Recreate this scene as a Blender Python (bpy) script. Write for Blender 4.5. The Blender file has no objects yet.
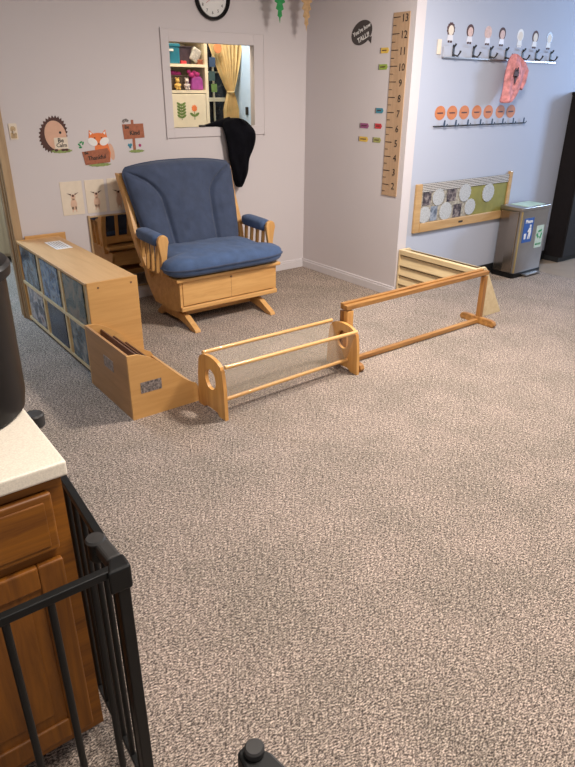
import bpy, bmesh, math, random
from mathutils import Vector, Matrix, Euler, noise
random.seed(7)
S = bpy.context.scene
C = S.collection
PI = math.pi
S.view_settings.view_transform = 'Standard'
S.view_settings.look = 'None'
S.view_settings.exposure = 0.0

# ------------------------------------------------------------ materials
def mat(name, col, rough=0.6, metal=0.0, var=0.0, scale=20, bump=0.0, bscale=80, **kw):
    m = bpy.data.materials.new(name); m.use_nodes = True
    nt = m.node_tree; b = nt.nodes['Principled BSDF']
    b.inputs['Roughness'].default_value = rough
    b.inputs['Metallic'].default_value = metal
    for k, v in kw.items():
        b.inputs[k.replace('_', ' ')].default_value = v
    tc = nt.nodes.new('ShaderNodeTexCoord')
    n = nt.nodes.new('ShaderNodeTexNoise'); n.inputs['Scale'].default_value = scale; n.inputs['Detail'].default_value = 4
    r = nt.nodes.new('ShaderNodeValToRGB')
    v = var
    r.color_ramp.elements[0].position = 0.3; r.color_ramp.elements[1].position = 0.7
    r.color_ramp.elements[0].color = tuple(max(0, c*(1-v)) for c in col[:3]) + (1,)
    r.color_ramp.elements[1].color = tuple(min(1, c*(1+v)) for c in col[:3]) + (1,)
    nt.links.new(tc.outputs['Object'], n.inputs['Vector'])
    nt.links.new(n.outputs['Fac'], r.inputs['Fac'])
    nt.links.new(r.outputs['Color'], b.inputs['Base Color'])
    if bump:
        n2 = nt.nodes.new('ShaderNodeTexNoise'); n2.inputs['Scale'].default_value = bscale; n2.inputs['Detail'].default_value = 3
        bp = nt.nodes.new('ShaderNodeBump'); bp.inputs['Strength'].default_value = bump; bp.inputs['Distance'].default_value = 0.004
        nt.links.new(tc.outputs['Object'], n2.inputs['Vector'])
        nt.links.new(n2.outputs['Fac'], bp.inputs['Height'])
        nt.links.new(bp.outputs['Normal'], b.inputs['Normal'])
    return m

def wood(name, dark, light, axis=0, rough=0.45, scale=6, coat=0.15, stretch=0.08):
    m = bpy.data.materials.new(name); m.use_nodes = True
    nt = m.node_tree; b = nt.nodes['Principled BSDF']
    b.inputs['Roughness'].default_value = rough; b.inputs['Coat Weight'].default_value = coat
    tc = nt.nodes.new('ShaderNodeTexCoord'); mp = nt.nodes.new('ShaderNodeMapping')
    sc = [1.0, 1.0, 1.0]; sc[axis] = stretch
    mp.inputs['Scale'].default_value = sc
    n = nt.nodes.new('ShaderNodeTexNoise'); n.inputs['Scale'].default_value = scale*4; n.inputs['Detail'].default_value = 8
    n.inputs['Roughness'].default_value = 0.65; n.inputs['Distortion'].default_value = 0.6
    r = nt.nodes.new('ShaderNodeValToRGB')
    r.color_ramp.elements[0].position = 0.32; r.color_ramp.elements[1].position = 0.66
    r.color_ramp.elements[0].color = dark + (1,); r.color_ramp.elements[1].color = light + (1,)
    nt.links.new(tc.outputs['Object'], mp.inputs['Vector']); nt.links.new(mp.outputs['Vector'], n.inputs['Vector'])
    nt.links.new(n.outputs['Fac'], r.inputs['Fac']); nt.links.new(r.outputs['Color'], b.inputs['Base Color'])
    return m

def carpet_mat():
    m = bpy.data.materials.new('loop_carpet'); m.use_nodes = True
    nt = m.node_tree; L = nt.links; b = nt.nodes['Principled BSDF']
    b.inputs['Roughness'].default_value = 0.95; b.inputs['Specular IOR Level'].default_value = 0.1
    tc = nt.nodes.new('ShaderNodeTexCoord')
    mp = nt.nodes.new('ShaderNodeMapping'); mp.inputs['Rotation'].default_value = (0, 0, math.radians(20)); mp.inputs['Scale'].default_value = (1.0, 1.9, 1.0)
    L.new(tc.outputs['Object'], mp.inputs['Vector'])
    def nz(scale, det, ro=0.6, src=mp):
        n = nt.nodes.new('ShaderNodeTexNoise'); n.inputs['Scale'].default_value = scale; n.inputs['Detail'].default_value = det; n.inputs['Roughness'].default_value = ro
        L.new(src.outputs['Vector'] if src is mp else src.outputs['Object'], n.inputs['Vector']); return n
    n1 = nz(125, 3, 0.75)
    v = nt.nodes.new('ShaderNodeTexVoronoi'); v.inputs['Scale'].default_value = 190; L.new(mp.outputs['Vector'], v.inputs['Vector'])
    mix = nt.nodes.new('ShaderNodeMath'); mix.operation = 'MULTIPLY_ADD'; mix.inputs[1].default_value = -0.16
    L.new(v.outputs['Distance'], mix.inputs[0]); L.new(n1.outputs['Fac'], mix.inputs[2])
    n2 = nz(62, 3, 0.75)
    mx2 = nt.nodes.new('ShaderNodeMath'); mx2.operation = 'MULTIPLY_ADD'; mx2.inputs[1].default_value = 0.42
    L.new(n2.outputs['Fac'], mx2.inputs[0]); L.new(mix.outputs[0], mx2.inputs[2])
    r = nt.nodes.new('ShaderNodeValToRGB'); cr = r.color_ramp
    cr.elements[0].position = 0.52; cr.elements[0].color = (0.085, 0.066, 0.058, 1)
    cr.elements[1].position = 0.78; cr.elements[1].color = (0.88, 0.72, 0.60, 1)
    e = cr.elements.new(0.60); e.color = (0.26, 0.212, 0.185, 1)
    e = cr.elements.new(0.67); e.color = (0.52, 0.42, 0.35, 1)
    L.new(mx2.outputs[0], r.inputs['Fac'])
    n3 = nz(2.6, 4, 0.7, tc)
    r3 = nt.nodes.new('ShaderNodeValToRGB')
    r3.color_ramp.elements[0].position = 0.38; r3.color_ramp.elements[0].color = (0.80, 0.81, 0.79, 1)
    r3.color_ramp.elements[1].position = 0.62; r3.color_ramp.elements[1].color = (1.0, 0.985, 0.975, 1)
    L.new(n3.outputs['Fac'], r3.inputs['Fac'])
    mc = nt.nodes.new('ShaderNodeMixRGB'); mc.blend_type = 'MULTIPLY'; mc.inputs['Fac'].default_value = 1
    L.new(r.outputs['Color'], mc.inputs['Color1']); L.new(r3.outputs['Color'], mc.inputs['Color2'])
    n5 = nz(78, 2, 0.8)
    r5 = nt.nodes.new('ShaderNodeValToRGB')
    r5.color_ramp.elements[0].position = 0.40; r5.color_ramp.elements[0].color = (0.50, 0.48, 0.47, 1)
    r5.color_ramp.elements[1].position = 0.60; r5.color_ramp.elements[1].color = (1.0, 1.0, 1.0, 1)
    L.new(n5.outputs['Fac'], r5.inputs['Fac'])
    md = nt.nodes.new('ShaderNodeMixRGB'); md.blend_type = 'MULTIPLY'; md.inputs['Fac'].default_value = 0.85
    L.new(mc.outputs['Color'], md.inputs['Color1']); L.new(r5.outputs['Color'], md.inputs['Color2'])
    L.new(md.outputs['Color'], b.inputs['Base Color'])
    bp = nt.nodes.new('ShaderNodeBump'); bp.inputs['Strength'].default_value = 0.5; bp.inputs['Distance'].default_value = 0.004
    L.new(mix.outputs[0], bp.inputs['Height']); L.new(bp.outputs['Normal'], b.inputs['Normal'])
    return m

def picture_mat(name, cols, scale=7, seed=0.0, rough=0.25):
    m = bpy.data.materials.new(name); m.use_nodes = True
    nt = m.node_tree; b = nt.nodes['Principled BSDF']; b.inputs['Roughness'].default_value = rough
    tc = nt.nodes.new('ShaderNodeTexCoord'); mp = nt.nodes.new('ShaderNodeMapping'); mp.inputs['Location'].default_value = (seed, seed*1.7, seed*0.6)
    n = nt.nodes.new('ShaderNodeTexNoise'); n.inputs['Scale'].default_value = scale; n.inputs['Detail'].default_value = 5; n.inputs['Distortion'].default_value = 0.5
    r = nt.nodes.new('ShaderNodeValToRGB'); cr = r.color_ramp
    k = len(cols)
    cr.elements[0].position = 0.32; cr.elements[0].color = cols[0] + (1,)
    cr.elements[1].position = 0.68; cr.elements[1].color = cols[-1] + (1,)
    for i in range(1, k-1):
        e = cr.elements.new(0.32 + 0.36*i/(k-1)); e.color = cols[i] + (1,)
    nt.links.new(tc.outputs['Object'], mp.inputs['Vector']); nt.links.new(mp.outputs['Vector'], n.inputs['Vector'])
    nt.links.new(n.outputs['Fac'], r.inputs['Fac']); nt.links.new(r.outputs['Color'], b.inputs['Base Color'])
    return m

M = {}
M['carpet'] = carpet_mat()
M['vinyl'] = mat('tan_vinyl_floor', (0.30, 0.23, 0.17), 0.45, var=0.08, scale=5)
M['wall'] = mat('lilac_grey_paint', (0.60, 0.55, 0.555), 0.75, var=0.015, scale=1.2, bump=0.05, bscale=160)
M['wallb'] = mat('cool_lit_grey_paint', (0.42, 0.445, 0.53), 0.7, var=0.015, scale=1.2, bump=0.05, bscale=160)  # blue tint of the cool side light is mixed into this wall colour
M['trimw'] = mat('white_trim_paint', (0.64, 0.60, 0.61), 0.4, var=0.01)
M['ceil'] = mat('ceiling_white', (0.75, 0.75, 0.75), 0.9, var=0.02)
M['blackbase'] = mat('black_vinyl_base', (0.012, 0.012, 0.014), 0.5, var=0.1)
M['casing'] = wood('oak_casing_z', (0.33, 0.21, 0.11), (0.47, 0.33, 0.19), axis=2)
M['glider'] = wood('maple_x', (0.50, 0.25, 0.075), (0.66, 0.37, 0.13), axis=0, coat=0.1)
M['gliderz'] = wood('maple_z', (0.48, 0.24, 0.075), (0.66, 0.37, 0.13), axis=2, coat=0.1)
M['birch'] = wood('birch_ply_y', (0.52, 0.29, 0.115), (0.62, 0.37, 0.16), axis=1, coat=0.1)
M['birchx'] = wood('birch_ply_x', (0.52, 0.27, 0.085), (0.61, 0.335, 0.115), axis=0, coat=0.1)
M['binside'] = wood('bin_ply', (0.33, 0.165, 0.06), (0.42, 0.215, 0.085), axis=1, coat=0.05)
M['pine'] = wood('honey_pine_z', (0.55, 0.25, 0.06), (0.72, 0.38, 0.11), axis=2, coat=0.4)
M['pinex'] = wood('honey_pine_x', (0.58, 0.30, 0.09), (0.76, 0.45, 0.17), axis=0, coat=0.4)
M['cherryx'] = wood('cherry_x', (0.20, 0.075, 0.014), (0.47, 0.23, 0.060), axis=0, coat=0.15)
M['cherryz'] = wood('cherry_z', (0.20, 0.07, 0.013), (0.47, 0.22, 0.055), axis=2, coat=0.15)
M['slat'] = wood('pale_slat_y', (0.62, 0.46, 0.25), (0.74, 0.58, 0.34), axis=1, coat=0.1)
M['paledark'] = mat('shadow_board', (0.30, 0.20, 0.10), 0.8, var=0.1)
M['oak'] = wood('oak_cabinet_x', (0.12, 0.036, 0.003), (0.31, 0.108, 0.008), axis=0, coat=0.0, rough=0.5, scale=7)
M['oakz'] = wood('oak_cabinet_z', (0.11, 0.033, 0.003), (0.28, 0.095, 0.007), axis=2, coat=0.0, rough=0.5, scale=7)
M['boardwood'] = wood('board_wood_x', (0.40, 0.23, 0.09), (0.55, 0.35, 0.16), axis=0)
M['counter'] = mat('speckled_cream_laminate', (0.74, 0.66, 0.55), 0.4, var=0.12, scale=260)
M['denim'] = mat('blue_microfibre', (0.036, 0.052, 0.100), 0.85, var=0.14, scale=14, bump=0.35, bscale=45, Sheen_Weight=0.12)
M['denim2'] = mat('lit_blue_microfibre', (0.048, 0.086, 0.180), 0.85, var=0.16, scale=14, bump=0.35, bscale=45, Sheen_Weight=0.12)  # same blue fabric, lightened where light falls on seat and arms
M['mirror'] = mat('acrylic_mirror', (0.90, 0.90, 0.90), 0.02, 1.0)
M['blackmetal'] = mat('black_powder_coat', (0.006, 0.006, 0.006), 0.45, var=0.2, Specular_IOR_Level=0.3)
M['greyplastic'] = mat('dark_grey_plastic', (0.030, 0.028, 0.027), 0.5, var=0.1, Specular_IOR_Level=0.35)
M['blackplastic'] = mat('glossy_black_plastic', (0.007, 0.006, 0.006), 0.38, var=0.1, Specular_IOR_Level=0.2)
M['steel'] = mat('brushed_steel', (0.36, 0.33, 0.31), 0.30, 0.9, var=0.06, scale=8)
M['steel2'] = mat('steel_brown_reflections', (0.30, 0.25, 0.21), 0.22, 0.95, var=0.12, scale=3)  # brown gloss reflections on the can's side, put into the steel colour
M['black'] = mat('matte_black', (0.012, 0.012, 0.012), 0.6, var=0.1)
M['cabblack'] = mat('black_brown_cabinet', (0.010, 0.007, 0.007), 0.7, var=0.15, Specular_IOR_Level=0.2)
M['cloth'] = mat('black_cloth', (0.004, 0.004, 0.006), 0.95, Specular_IOR_Level=0.08, var=0.3, scale=12, bump=0.6, bscale=25)
M['pinkcloth'] = mat('pink_knit', (0.62, 0.25, 0.255), 0.9, var=0.35, scale=26, bump=1.0, bscale=28)
M['white'] = mat('white_paper', (0.78, 0.76, 0.74), 0.6, var=0.02)
M['cream'] = mat('cream_paper', (0.72, 0.62, 0.50), 0.6, var=0.04)
M['creampaint'] = mat('cream_paint', (0.74, 0.65, 0.47), 0.55, var=0.03)
M['brown'] = mat('dark_brown_ink', (0.075, 0.028, 0.022), 0.7, var=0.15)
M['ink'] = mat('black_ink', (0.02, 0.015, 0.012), 0.6)
M['peach'] = mat('peach_print', (0.64, 0.38, 0.27), 0.7, var=0.05)
M['signbrown'] = mat('sign_brown_print', (0.34, 0.11, 0.055), 0.7, var=0.18, scale=50)
M['orange'] = mat('fox_orange', (0.75, 0.19, 0.05), 0.7, var=0.05)
M['tagorange'] = mat('orange_card', (0.54, 0.17, 0.045), 0.6, var=0.1, scale=30)
M['green'] = mat('grass_print', (0.24, 0.30, 0.10), 0.7, var=0.2, scale=60)
M['leafgreen'] = mat('green_leaf_print', (0.02, 0.26, 0.07), 0.6, var=0.25, scale=30)
M['leaftan'] = mat('tan_leaf', (0.50, 0.32, 0.16), 0.7, var=0.25, scale=30)
M['ruler'] = wood('ruler_vinyl', (0.40, 0.255, 0.15), (0.50, 0.33, 0.205), axis=2, coat=0)
M['bubble'] = mat('dark_brown_vinyl', (0.060, 0.048, 0.046), 0.5, var=0.05)
M['yellow'] = mat('yellow_tag', (0.72, 0.48, 0.09), 0.6, var=0.15, scale=80)
M['lime'] = mat('green_tag', (0.28, 0.38, 0.06), 0.6, var=0.15, scale=80)
M['olive'] = mat('olive_tag', (0.36, 0.36, 0.12), 0.6, var=0.2, scale=80)
M['teal'] = mat('teal_tag', (0.05, 0.24, 0.33), 0.6, var=0.1, scale=80)
M['red'] = mat('red_tag', (0.55, 0.04, 0.05), 0.6, var=0.1, scale=80)
M['purple'] = mat('purple_tag', (0.30, 0.08, 0.20), 0.6, var=0.1, scale=80)
M['bluestick'] = mat('blue_sticker', (0.02, 0.09, 0.33), 0.4, var=0.05)
M['greenink'] = mat('green_ink', (0.03, 0.27, 0.10), 0.5, var=0.05)
M['curtain'] = mat('gold_curtain', (0.66, 0.45, 0.19), 0.8, var=0.2, scale=10)
M['darkpane'] = mat('dark_night_glass', (0.015, 0.014, 0.018), 0.25, var=0.4, scale=4)
M['tealbox'] = mat('teal_plastic', (0.01, 0.17, 0.26), 0.5, var=0.1)
M['magenta'] = mat('magenta_fabric', (0.42, 0.025, 0.16), 0.7, var=0.25, scale=30)
M['violet'] = mat('violet_fabric', (0.32, 0.05, 0.26), 0.7, var=0.2, scale=30)
M['basket'] = mat('dark_wicker', (0.09, 0.06, 0.04), 0.8, var=0.4, scale=90)
M['darkbin'] = mat('dark_plum_plastic', (0.05, 0.03, 0.045), 0.6, var=0.4, scale=20)
M['silver'] = mat('silver_print', (0.42, 0.40, 0.37), 0.4, var=0.4, scale=60)
M['plush'] = mat('yellow_plush', (0.62, 0.38, 0.10), 0.9, var=0.15, scale=50)
M['plushgrey'] = mat('pale_plush', (0.48, 0.40, 0.38), 0.9, var=0.2, scale=50)
M['navy'] = mat('navy_card', (0.03, 0.05, 0.09), 0.6, var=0.15)
M['slate'] = mat('dark_green_card', (0.04, 0.07, 0.06), 0.6, var=0.2)
M['leafcard'] = mat('green_card', (0.13, 0.20, 0.04), 0.6, var=0.2)
M['coolpanel'] = mat('cool_lit_white_paint', (0.62, 0.76, 0.92), 0.5, var=0.05, scale=5)  # white wall with the blue of cool light put into its colour
M['fabricolive'] = mat('olive_felt', (0.23, 0.21, 0.05), 0.8, var=0.15, scale=9)
M['lace'] = mat('lace_white', (0.42, 0.43, 0.44), 0.8, var=0.35, scale=110)
M['divider'] = mat('brown_hardboard', (0.14, 0.065, 0.035), 0.7, var=0.15)
M['specklabel'] = mat('grey_photo_label', (0.19, 0.16, 0.15), 0.4, var=0.85, scale=95)
M['switch'] = mat('switch_print', (0.45, 0.32, 0.18), 0.5, var=0.35, scale=45)
M['skin'] = mat('pale_portrait', (0.62, 0.42, 0.36), 0.6, var=0.2, scale=60)

def checker_mat():
    m = bpy.data.materials.new('dotted_border'); m.use_nodes = True
    nt = m.node_tree; b = nt.nodes['Principled BSDF']; b.inputs['Roughness'].default_value = 0.7
    tc = nt.nodes.new('ShaderNodeTexCoord'); mp = nt.nodes.new('ShaderNodeMapping'); mp.inputs['Rotation'].default_value = (0, PI/4, 0)
    c = nt.nodes.new('ShaderNodeTexChecker'); c.inputs['Scale'].default_value = 105
    c.inputs['Color1'].default_value = (0.03, 0.03, 0.03, 1); c.inputs['Color2'].default_value = (0.62, 0.58, 0.54, 1)
    nt.links.new(tc.outputs['Object'], mp.inputs['Vector']); nt.links.new(mp.outputs['Vector'], c.inputs['Vector'])
    nt.links.new(c.outputs['Color'], b.inputs['Base Color'])
    return m
M['dots'] = checker_mat()
M['lace2'] = mat('lace_ground', (0.30, 0.27, 0.22), 0.8, var=0.5, scale=45)

def sheet_mat(name, tint, alpha):
    m = bpy.data.materials.new(name); m.use_nodes = True
    nt = m.node_tree; nt.nodes.remove(nt.nodes['Principled BSDF']); out = nt.nodes['Material Output']
    t = nt.nodes.new('ShaderNodeBsdfTransparent'); t.inputs['Color'].default_value = (0.96, 0.96, 0.95, 1)
    d = nt.nodes.new('ShaderNodeBsdfPrincipled'); d.inputs['Base Color'].default_value = tint + (1,); d.inputs['Roughness'].default_value = 0.25
    tc = nt.nodes.new('ShaderNodeTexCoord'); n = nt.nodes.new('ShaderNodeTexNoise'); n.inputs['Scale'].default_value = 3
    mr = nt.nodes.new('ShaderNodeMapRange'); mr.inputs['To Min'].default_value = alpha*0.95; mr.inputs['To Max'].default_value = alpha*1.05
    mx = nt.nodes.new('ShaderNodeMixShader')
    nt.links.new(tc.outputs['Object'], n.inputs['Vector']); nt.links.new(n.outputs['Fac'], mr.inputs['Value']); nt.links.new(mr.outputs['Result'], mx.inputs['Fac'])
    nt.links.new(t.outputs[0], mx.inputs[1]); nt.links.new(d.outputs[0], mx.inputs[2]); nt.links.new(mx.outputs[0], out.inputs['Surface'])
    return m
M['vinylsheet'] = sheet_mat('clear_vinyl', (0.55, 0.47, 0.37), 0.24)
M['deerprint'] = mat('faint_tan_print', (0.66, 0.44, 0.32), 0.7, var=0.05)
M['glass'] = sheet_mat('clear_pane', (0.55, 0.58, 0.62), 0.10)

# ------------------------------------------------------------ geometry helpers
ORG = {}
def thing(name, label, cat, loc, group=None):
    o = bpy.data.objects.new(name, None); C.objects.link(o); o.location = loc
    o.empty_display_size = 0.05
    o['label'] = label; o['category'] = cat
    if group: o['group'] = group
    ORG[o] = Vector(loc)
    return o

def obj(name, bm, m, parent=None, smooth=False, label=None, cat=None, group=None, kind=None, origin=None, bevel=0, seg=2):
    me = bpy.data.meshes.new(name)
    bmesh.ops.recalc_face_normals(bm, faces=bm.faces)
    if parent is not None: o3 = ORG[parent]
    elif origin is not None: o3 = Vector(origin)
    else:
        xs = [v.co for v in bm.verts]
        o3 = Vector(((min(v.x for v in xs)+max(v.x for v in xs))/2, (min(v.y for v in xs)+max(v.y for v in xs))/2, min(v.z for v in xs)))
        if kind == 'structure': o3 = Vector((0, 0, 0))
    bmesh.ops.translate(bm, verts=bm.verts, vec=-o3)
    bm.to_mesh(me); bm.free()
    for mm in (m if isinstance(m, (list, tuple)) else [m]): me.materials.append(mm)
    if smooth:
        for p in me.polygons: p.use_smooth = True
        try: me.set_sharp_from_angle(angle=math.radians(38))
        except Exception: pass
    o = bpy.data.objects.new(name, me); C.objects.link(o)
    if parent is not None:
        o.parent = parent; ORG[o] = o3
    else:
        o.location = o3; ORG[o] = o3
    if bevel:
        b = o.modifiers.new('bevel', 'BEVEL'); b.width = bevel; b.segments = seg; b.limit_method = 'ANGLE'
    if label: o['label'] = label
    if cat: o['category'] = cat
    if group: o['group'] = group
    if kind: o['kind'] = kind
    return o

def B(): return bmesh.new()
def box(bm, x0, x1, y0, y1, z0, z1):
    vs = [bm.verts.new((x, y, z)) for x in (x0, x1) for y in (y0, y1) for z in (z0, z1)]
    for f in ((0,1,3,2),(4,6,7,5),(0,4,5,1),(2,3,7,6),(0,2,6,4),(1,5,7,3)):
        bm.faces.new([vs[i] for i in f])
    return bm
def bx(*a): return box(B(), *a)
def obox(bm, p, q, w, h, up=(0, 0, 1)):
    """bar of w x h section from p to q"""
    p = Vector(p); q = Vector(q); d = (q-p).normalized(); u = Vector(up)
    s = d.cross(u).normalized(); u = s.cross(d).normalized()
    vs = []
    for c in (p, q):
        for a, b in ((-1,-1),(1,-1),(1,1),(-1,1)):
            vs.append(bm.verts.new(c + s*a*w/2 + u*b*h/2))
    for f in ((0,1,2,3),(7,6,5,4),(0,4,5,1),(1,5,6,2),(2,6,7,3),(3,7,4,0)):
        bm.faces.new([vs[i] for i in f])
    return bm
def prism(bm, pts, a0, a1, fn):
    """extrude 2D polygon pts between a0 and a1; fn(u,v,a) -> xyz"""
    lo = [bm.verts.new(fn(u, v, a0)) for u, v in pts]; hi = [bm.verts.new(fn(u, v, a1)) for u, v in pts]
    n = len(pts)
    bm.faces.new(lo[::-1]); bm.faces.new(hi)
    for i in range(n):
        j = (i+1) % n
        bm.faces.new((lo[i], lo[j], hi[j], hi[i]))
    return bm
XZ = lambda u, v, a: (u, a, v)
YZ = lambda u, v, a: (a, u, v)
XY = lambda u, v, a: (u, v, a)
def tube(bm, path, rad, n=12, closed=False, caps=True):
    path = [Vector(p) for p in path]; rings = []
    m = len(path)
    if not isinstance(rad, (list, tuple)): rad = [rad]*m
    ref = None
    for i, p in enumerate(path):
        if closed: t = path[(i+1) % m] - path[i-1]
        elif i == 0: t = path[1]-path[0]
        elif i == m-1: t = path[-1]-path[-2]
        else: t = path[i+1]-path[i-1]
        t.normalize()
        if ref is None:
            ref = Vector((0, 0, 1)) if abs(t.z) < 0.9 else Vector((1, 0, 0))
        a = (ref - t*ref.dot(t)).normalized(); ref = a; b = t.cross(a)
        rings.append([bm.verts.new(p + (a*math.cos(2*PI*k/n) + b*math.sin(2*PI*k/n))*rad[i]) for k in range(n)])
    for i in range(m if closed else m-1):
        r0, r1 = rings[i], rings[(i+1) % m]
        for k in range(n):
            bm.faces.new((r0[k], r0[(k+1) % n], r1[(k+1) % n], r1[k]))
    if caps and not closed:
        bm.faces.new(rings[0][::-1]); bm.faces.new(rings[-1])
    return bm
def lathe(bm, prof, cx, cy, n=40, sx=1, sy=1):
    rings = [[bm.verts.new((cx+r*sx*math.cos(2*PI*k/n), cy+r*sy*math.sin(2*PI*k/n), z)) for k in range(n)] for r, z in prof]
    for a, b in zip(rings, rings[1:]):
        for k in range(n): bm.faces.new((a[k], a[(k+1) % n], b[(k+1) % n], b[k]))
    bm.faces.new(rings[0][::-1]); bm.faces.new(rings[-1])
    return bm
def ell(cx, cz, rx, rz, n=28, rot=0, wob=0, wn=0):
    o = []
    for k in range(n):
        t = 2*PI*k/n; f = 1 + wob*(1 if k % 2 else -1) if wn == 0 else 1 + wob*math.sin(wn*t)
        x, z = rx*f*math.cos(t), rz*f*math.sin(t)
        o.append((cx + x*math.cos(rot) - z*math.sin(rot), cz + x*math.sin(rot) + z*math.cos(rot)))
    return o
def rrect(x0, x1, z0, z1, r, n=4):
    o = []
    for cx, cz, a in ((x1-r, z1-r, 0), (x0+r, z1-r, 90), (x0+r, z0+r, 180), (x1-r, z0+r, 270)):
        for k in range(n+1):
            t = math.radians(a + 90*k/n); o.append((cx+r*math.cos(t), cz+r*math.sin(t)))
    return o
# flat stickers on the three walls; (d0,d1) = distances off the wall
YB, XR, YH = 4.77, 3.823, 3.53
def on_back(pts, d0, d1, bm=None): return prism(bm or B(), pts, YB-d0, YB-d1, XZ)
def on_ruler(pts, d0, d1, bm=None): return prism(bm or B(), pts, XR-d0, XR-d1, YZ)
def on_hook(pts, d0, d1, bm=None): return prism(bm or B(), pts, YH-d0, YH-d1, XZ)

def text(name, s, size, loc, rot, m, parent, align='CENTER', sx=1.0, ext=0.0006, shear=0.0, bold=0.0):
    cu = bpy.data.curves.new(name, 'FONT'); cu.body = s; cu.size = size; cu.align_x = align; cu.align_y = 'CENTER'
    cu.extrude = ext; cu.resolution_u = 2; cu.shear = shear; cu.offset = bold
    t = bpy.data.objects.new('tmp', cu); C.objects.link(t)
    bpy.context.view_layer.update()
    me = bpy.data.meshes.new_from_object(t.evaluated_get(bpy.context.evaluated_depsgraph_get()))
    bpy.data.objects.remove(t); bpy.data.curves.remove(cu)
    mw = Matrix.Translation(Vector(loc) - ORG[parent]) @ Euler(rot).to_matrix().to_4x4() @ Matrix.Diagonal((sx, 1, 1, 1))
    me.transform(mw); me.materials.clear(); me.materials.append(m); me.name = name
    o = bpy.data.objects.new(name, me); C.objects.link(o); o.parent = parent; ORG[o] = ORG[parent]
    return o
R_BACK = (PI/2, 0, 0)
def r_back(deg): return Matrix.Rotation(PI/2, 3, 'X').to_euler() if deg == 0 else (Matrix.Rotation(PI/2, 3, 'X') @ Matrix.Rotation(math.radians(deg), 3, 'Z')).to_euler()
def r_ruler(deg=0): return (Matrix.Rotation(-PI/2, 3, 'Z') @ Matrix.Rotation(PI/2, 3, 'X') @ Matrix.Rotation(math.radians(deg), 3, 'Z')).to_euler()

def struct(name, bm, m, parent=None, **k):
    return obj(name, bm, m, parent, kind='structure' if parent is None else None, **k)

# ------------------------------------------------------------ camera
cam = bpy.data.cameras.new('camera'); co = bpy.data.objects.new('camera', cam); C.objects.link(co)
cam.sensor_fit = 'HORIZONTAL'; cam.sensor_width = 36; cam.lens = 36*623.67/575; cam.clip_start = 0.05
r_ = Vector((0.79664324, -0.60441161, 0.00679362)); u_ = Vector((0.25396685, 0.34489723, 0.90362976)); f_ = Vector((0.54850742, 0.71814518, -0.42826056))
mw = Matrix((r_, u_, -f_)).transposed().to_4x4(); mw.translation = Vector((0, 0, 1.6))
co.matrix_world = mw; S.camera = co

# ------------------------------------------------------------ room shell
CH = 2.65
struct('floor', bx(-2.2, 5.58, -2.2, 8.2, -0.05, 0.0), M['carpet'])
struct('floor_vinyl', bx(5.58, 9.0, -2.2, 3.53, -0.05, -0.001), M['vinyl'])
struct('ceiling', bx(-2.2, 9.0, -2.2, 8.2, CH, CH+0.05), M['ceil'])
WL, WR, WB, WT = 2.495, 3.264, 1.308, 1.910
b = B()
box(b, 1.16, WL, YB, 4.82, 0, CH); box(b, WR, XR, YB, 4.82, 0, CH)
box(b, WL, WR, YB, 4.82, 0, WB); box(b, WL, WR, YB, 4.82, WT, CH)
box(b, 0.2, 1.16, YB, 4.82, 2.08, CH); box(b, -2.2, 0.2, YB, 4.87, 0, CH)
struct('wall_back', b, M['wall'])
struct('wall_right', bx(XR, XR+0.1, YH, 8.1, 0, CH), M['wall'])
struct('wall_front', bx(XR+0.1, 9.0, YH, YH+0.1, 0, CH), M['wallb'])
struct('wall_far', bx(-2.2, XR, 8.1, 8.2, 0, CH), M['wall'])
struct('wall_storeroom', bx(2.05, 2.13, 4.87, 8.1, 0, CH), M['creampaint'])
# baseboards with a stepped top
def base(name, x0, x1, y0, y1, m, h=0.081):
    bm = B(); box(bm, x0, x1, y0, y1, 0, h-0.018)
    if abs(x1-x0) > abs(y1-y0): box(bm, x0, x1, y0+(y1-y0)*0.35, y1, h-0.018, h)
    else: box(bm, x0+(x1-x0)*0.35, x1, y0, y1, h-0.018, h)
    struct(name, bm, m, bevel=0.002)
base('baseboard_back', 1.215, XR-0.014, YB-0.014, YB, M['trimw'])
base('baseboard_right', XR-0.014, XR, YH, YB, M['trimw'])
struct('baseboard_front', bx(XR+0.02, 9.0, YH-0.008, YH, 0, 0.09), M['blackbase'])

# pass-through window: casing boards, sill and reveal lining
b = B()
y0, y1 = YB-0.012, YB
box(b, 2.437, WL, y0, y1, 1.236, 1.99); box(b, WR, 3.36, y0, y1, 1.236, 1.99)
box(b, WL, WR, y0, y1, WT, 1.99); box(b, WL, WR, y0, y1, 1.236, WB)
w = struct('window_1', b, M['wall'], bevel=0.0015)
obj('window_sill', bx(2.437, 3.36, YB-0.014, YB+0.05, WB-0.006, WB), M['wall'], w, bevel=0.002)
obj('window_trim', box(box(bx(2.428, 2.437, YB-0.015, YB, 1.228, 1.998), 3.36, 3.368, YB-0.015, YB, 1.228, 1.998), 2.437, 3.36, YB-0.015, YB, 1.99, 1.998), M['wall'], w)
# doorway casing (left)
b = B()
box(b, 1.157, 1.214, YB-0.022, YB, 0, 2.16); box(b, 0.12, 0.234, YB-0.022, YB, 0, 2.16); box(b, 0.234, 1.157, YB-0.022, YB, 2.05, 2.16)
d = struct('door_1', b, M['casing'], bevel=0.003)
obj('door_jamb', box(box(box(bx(1.150, 1.16, YB, 4.885, 0, 2.06), 0.2, 0.22, YB, 4.87, 0, 2.06), 1.138, 1.15, 4.80, 4.82, 0, 2.06), 1.146, 1.165, 4.87, 4.90, 0, 2.06), M['casing'], d, bevel=0.003)

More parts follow.
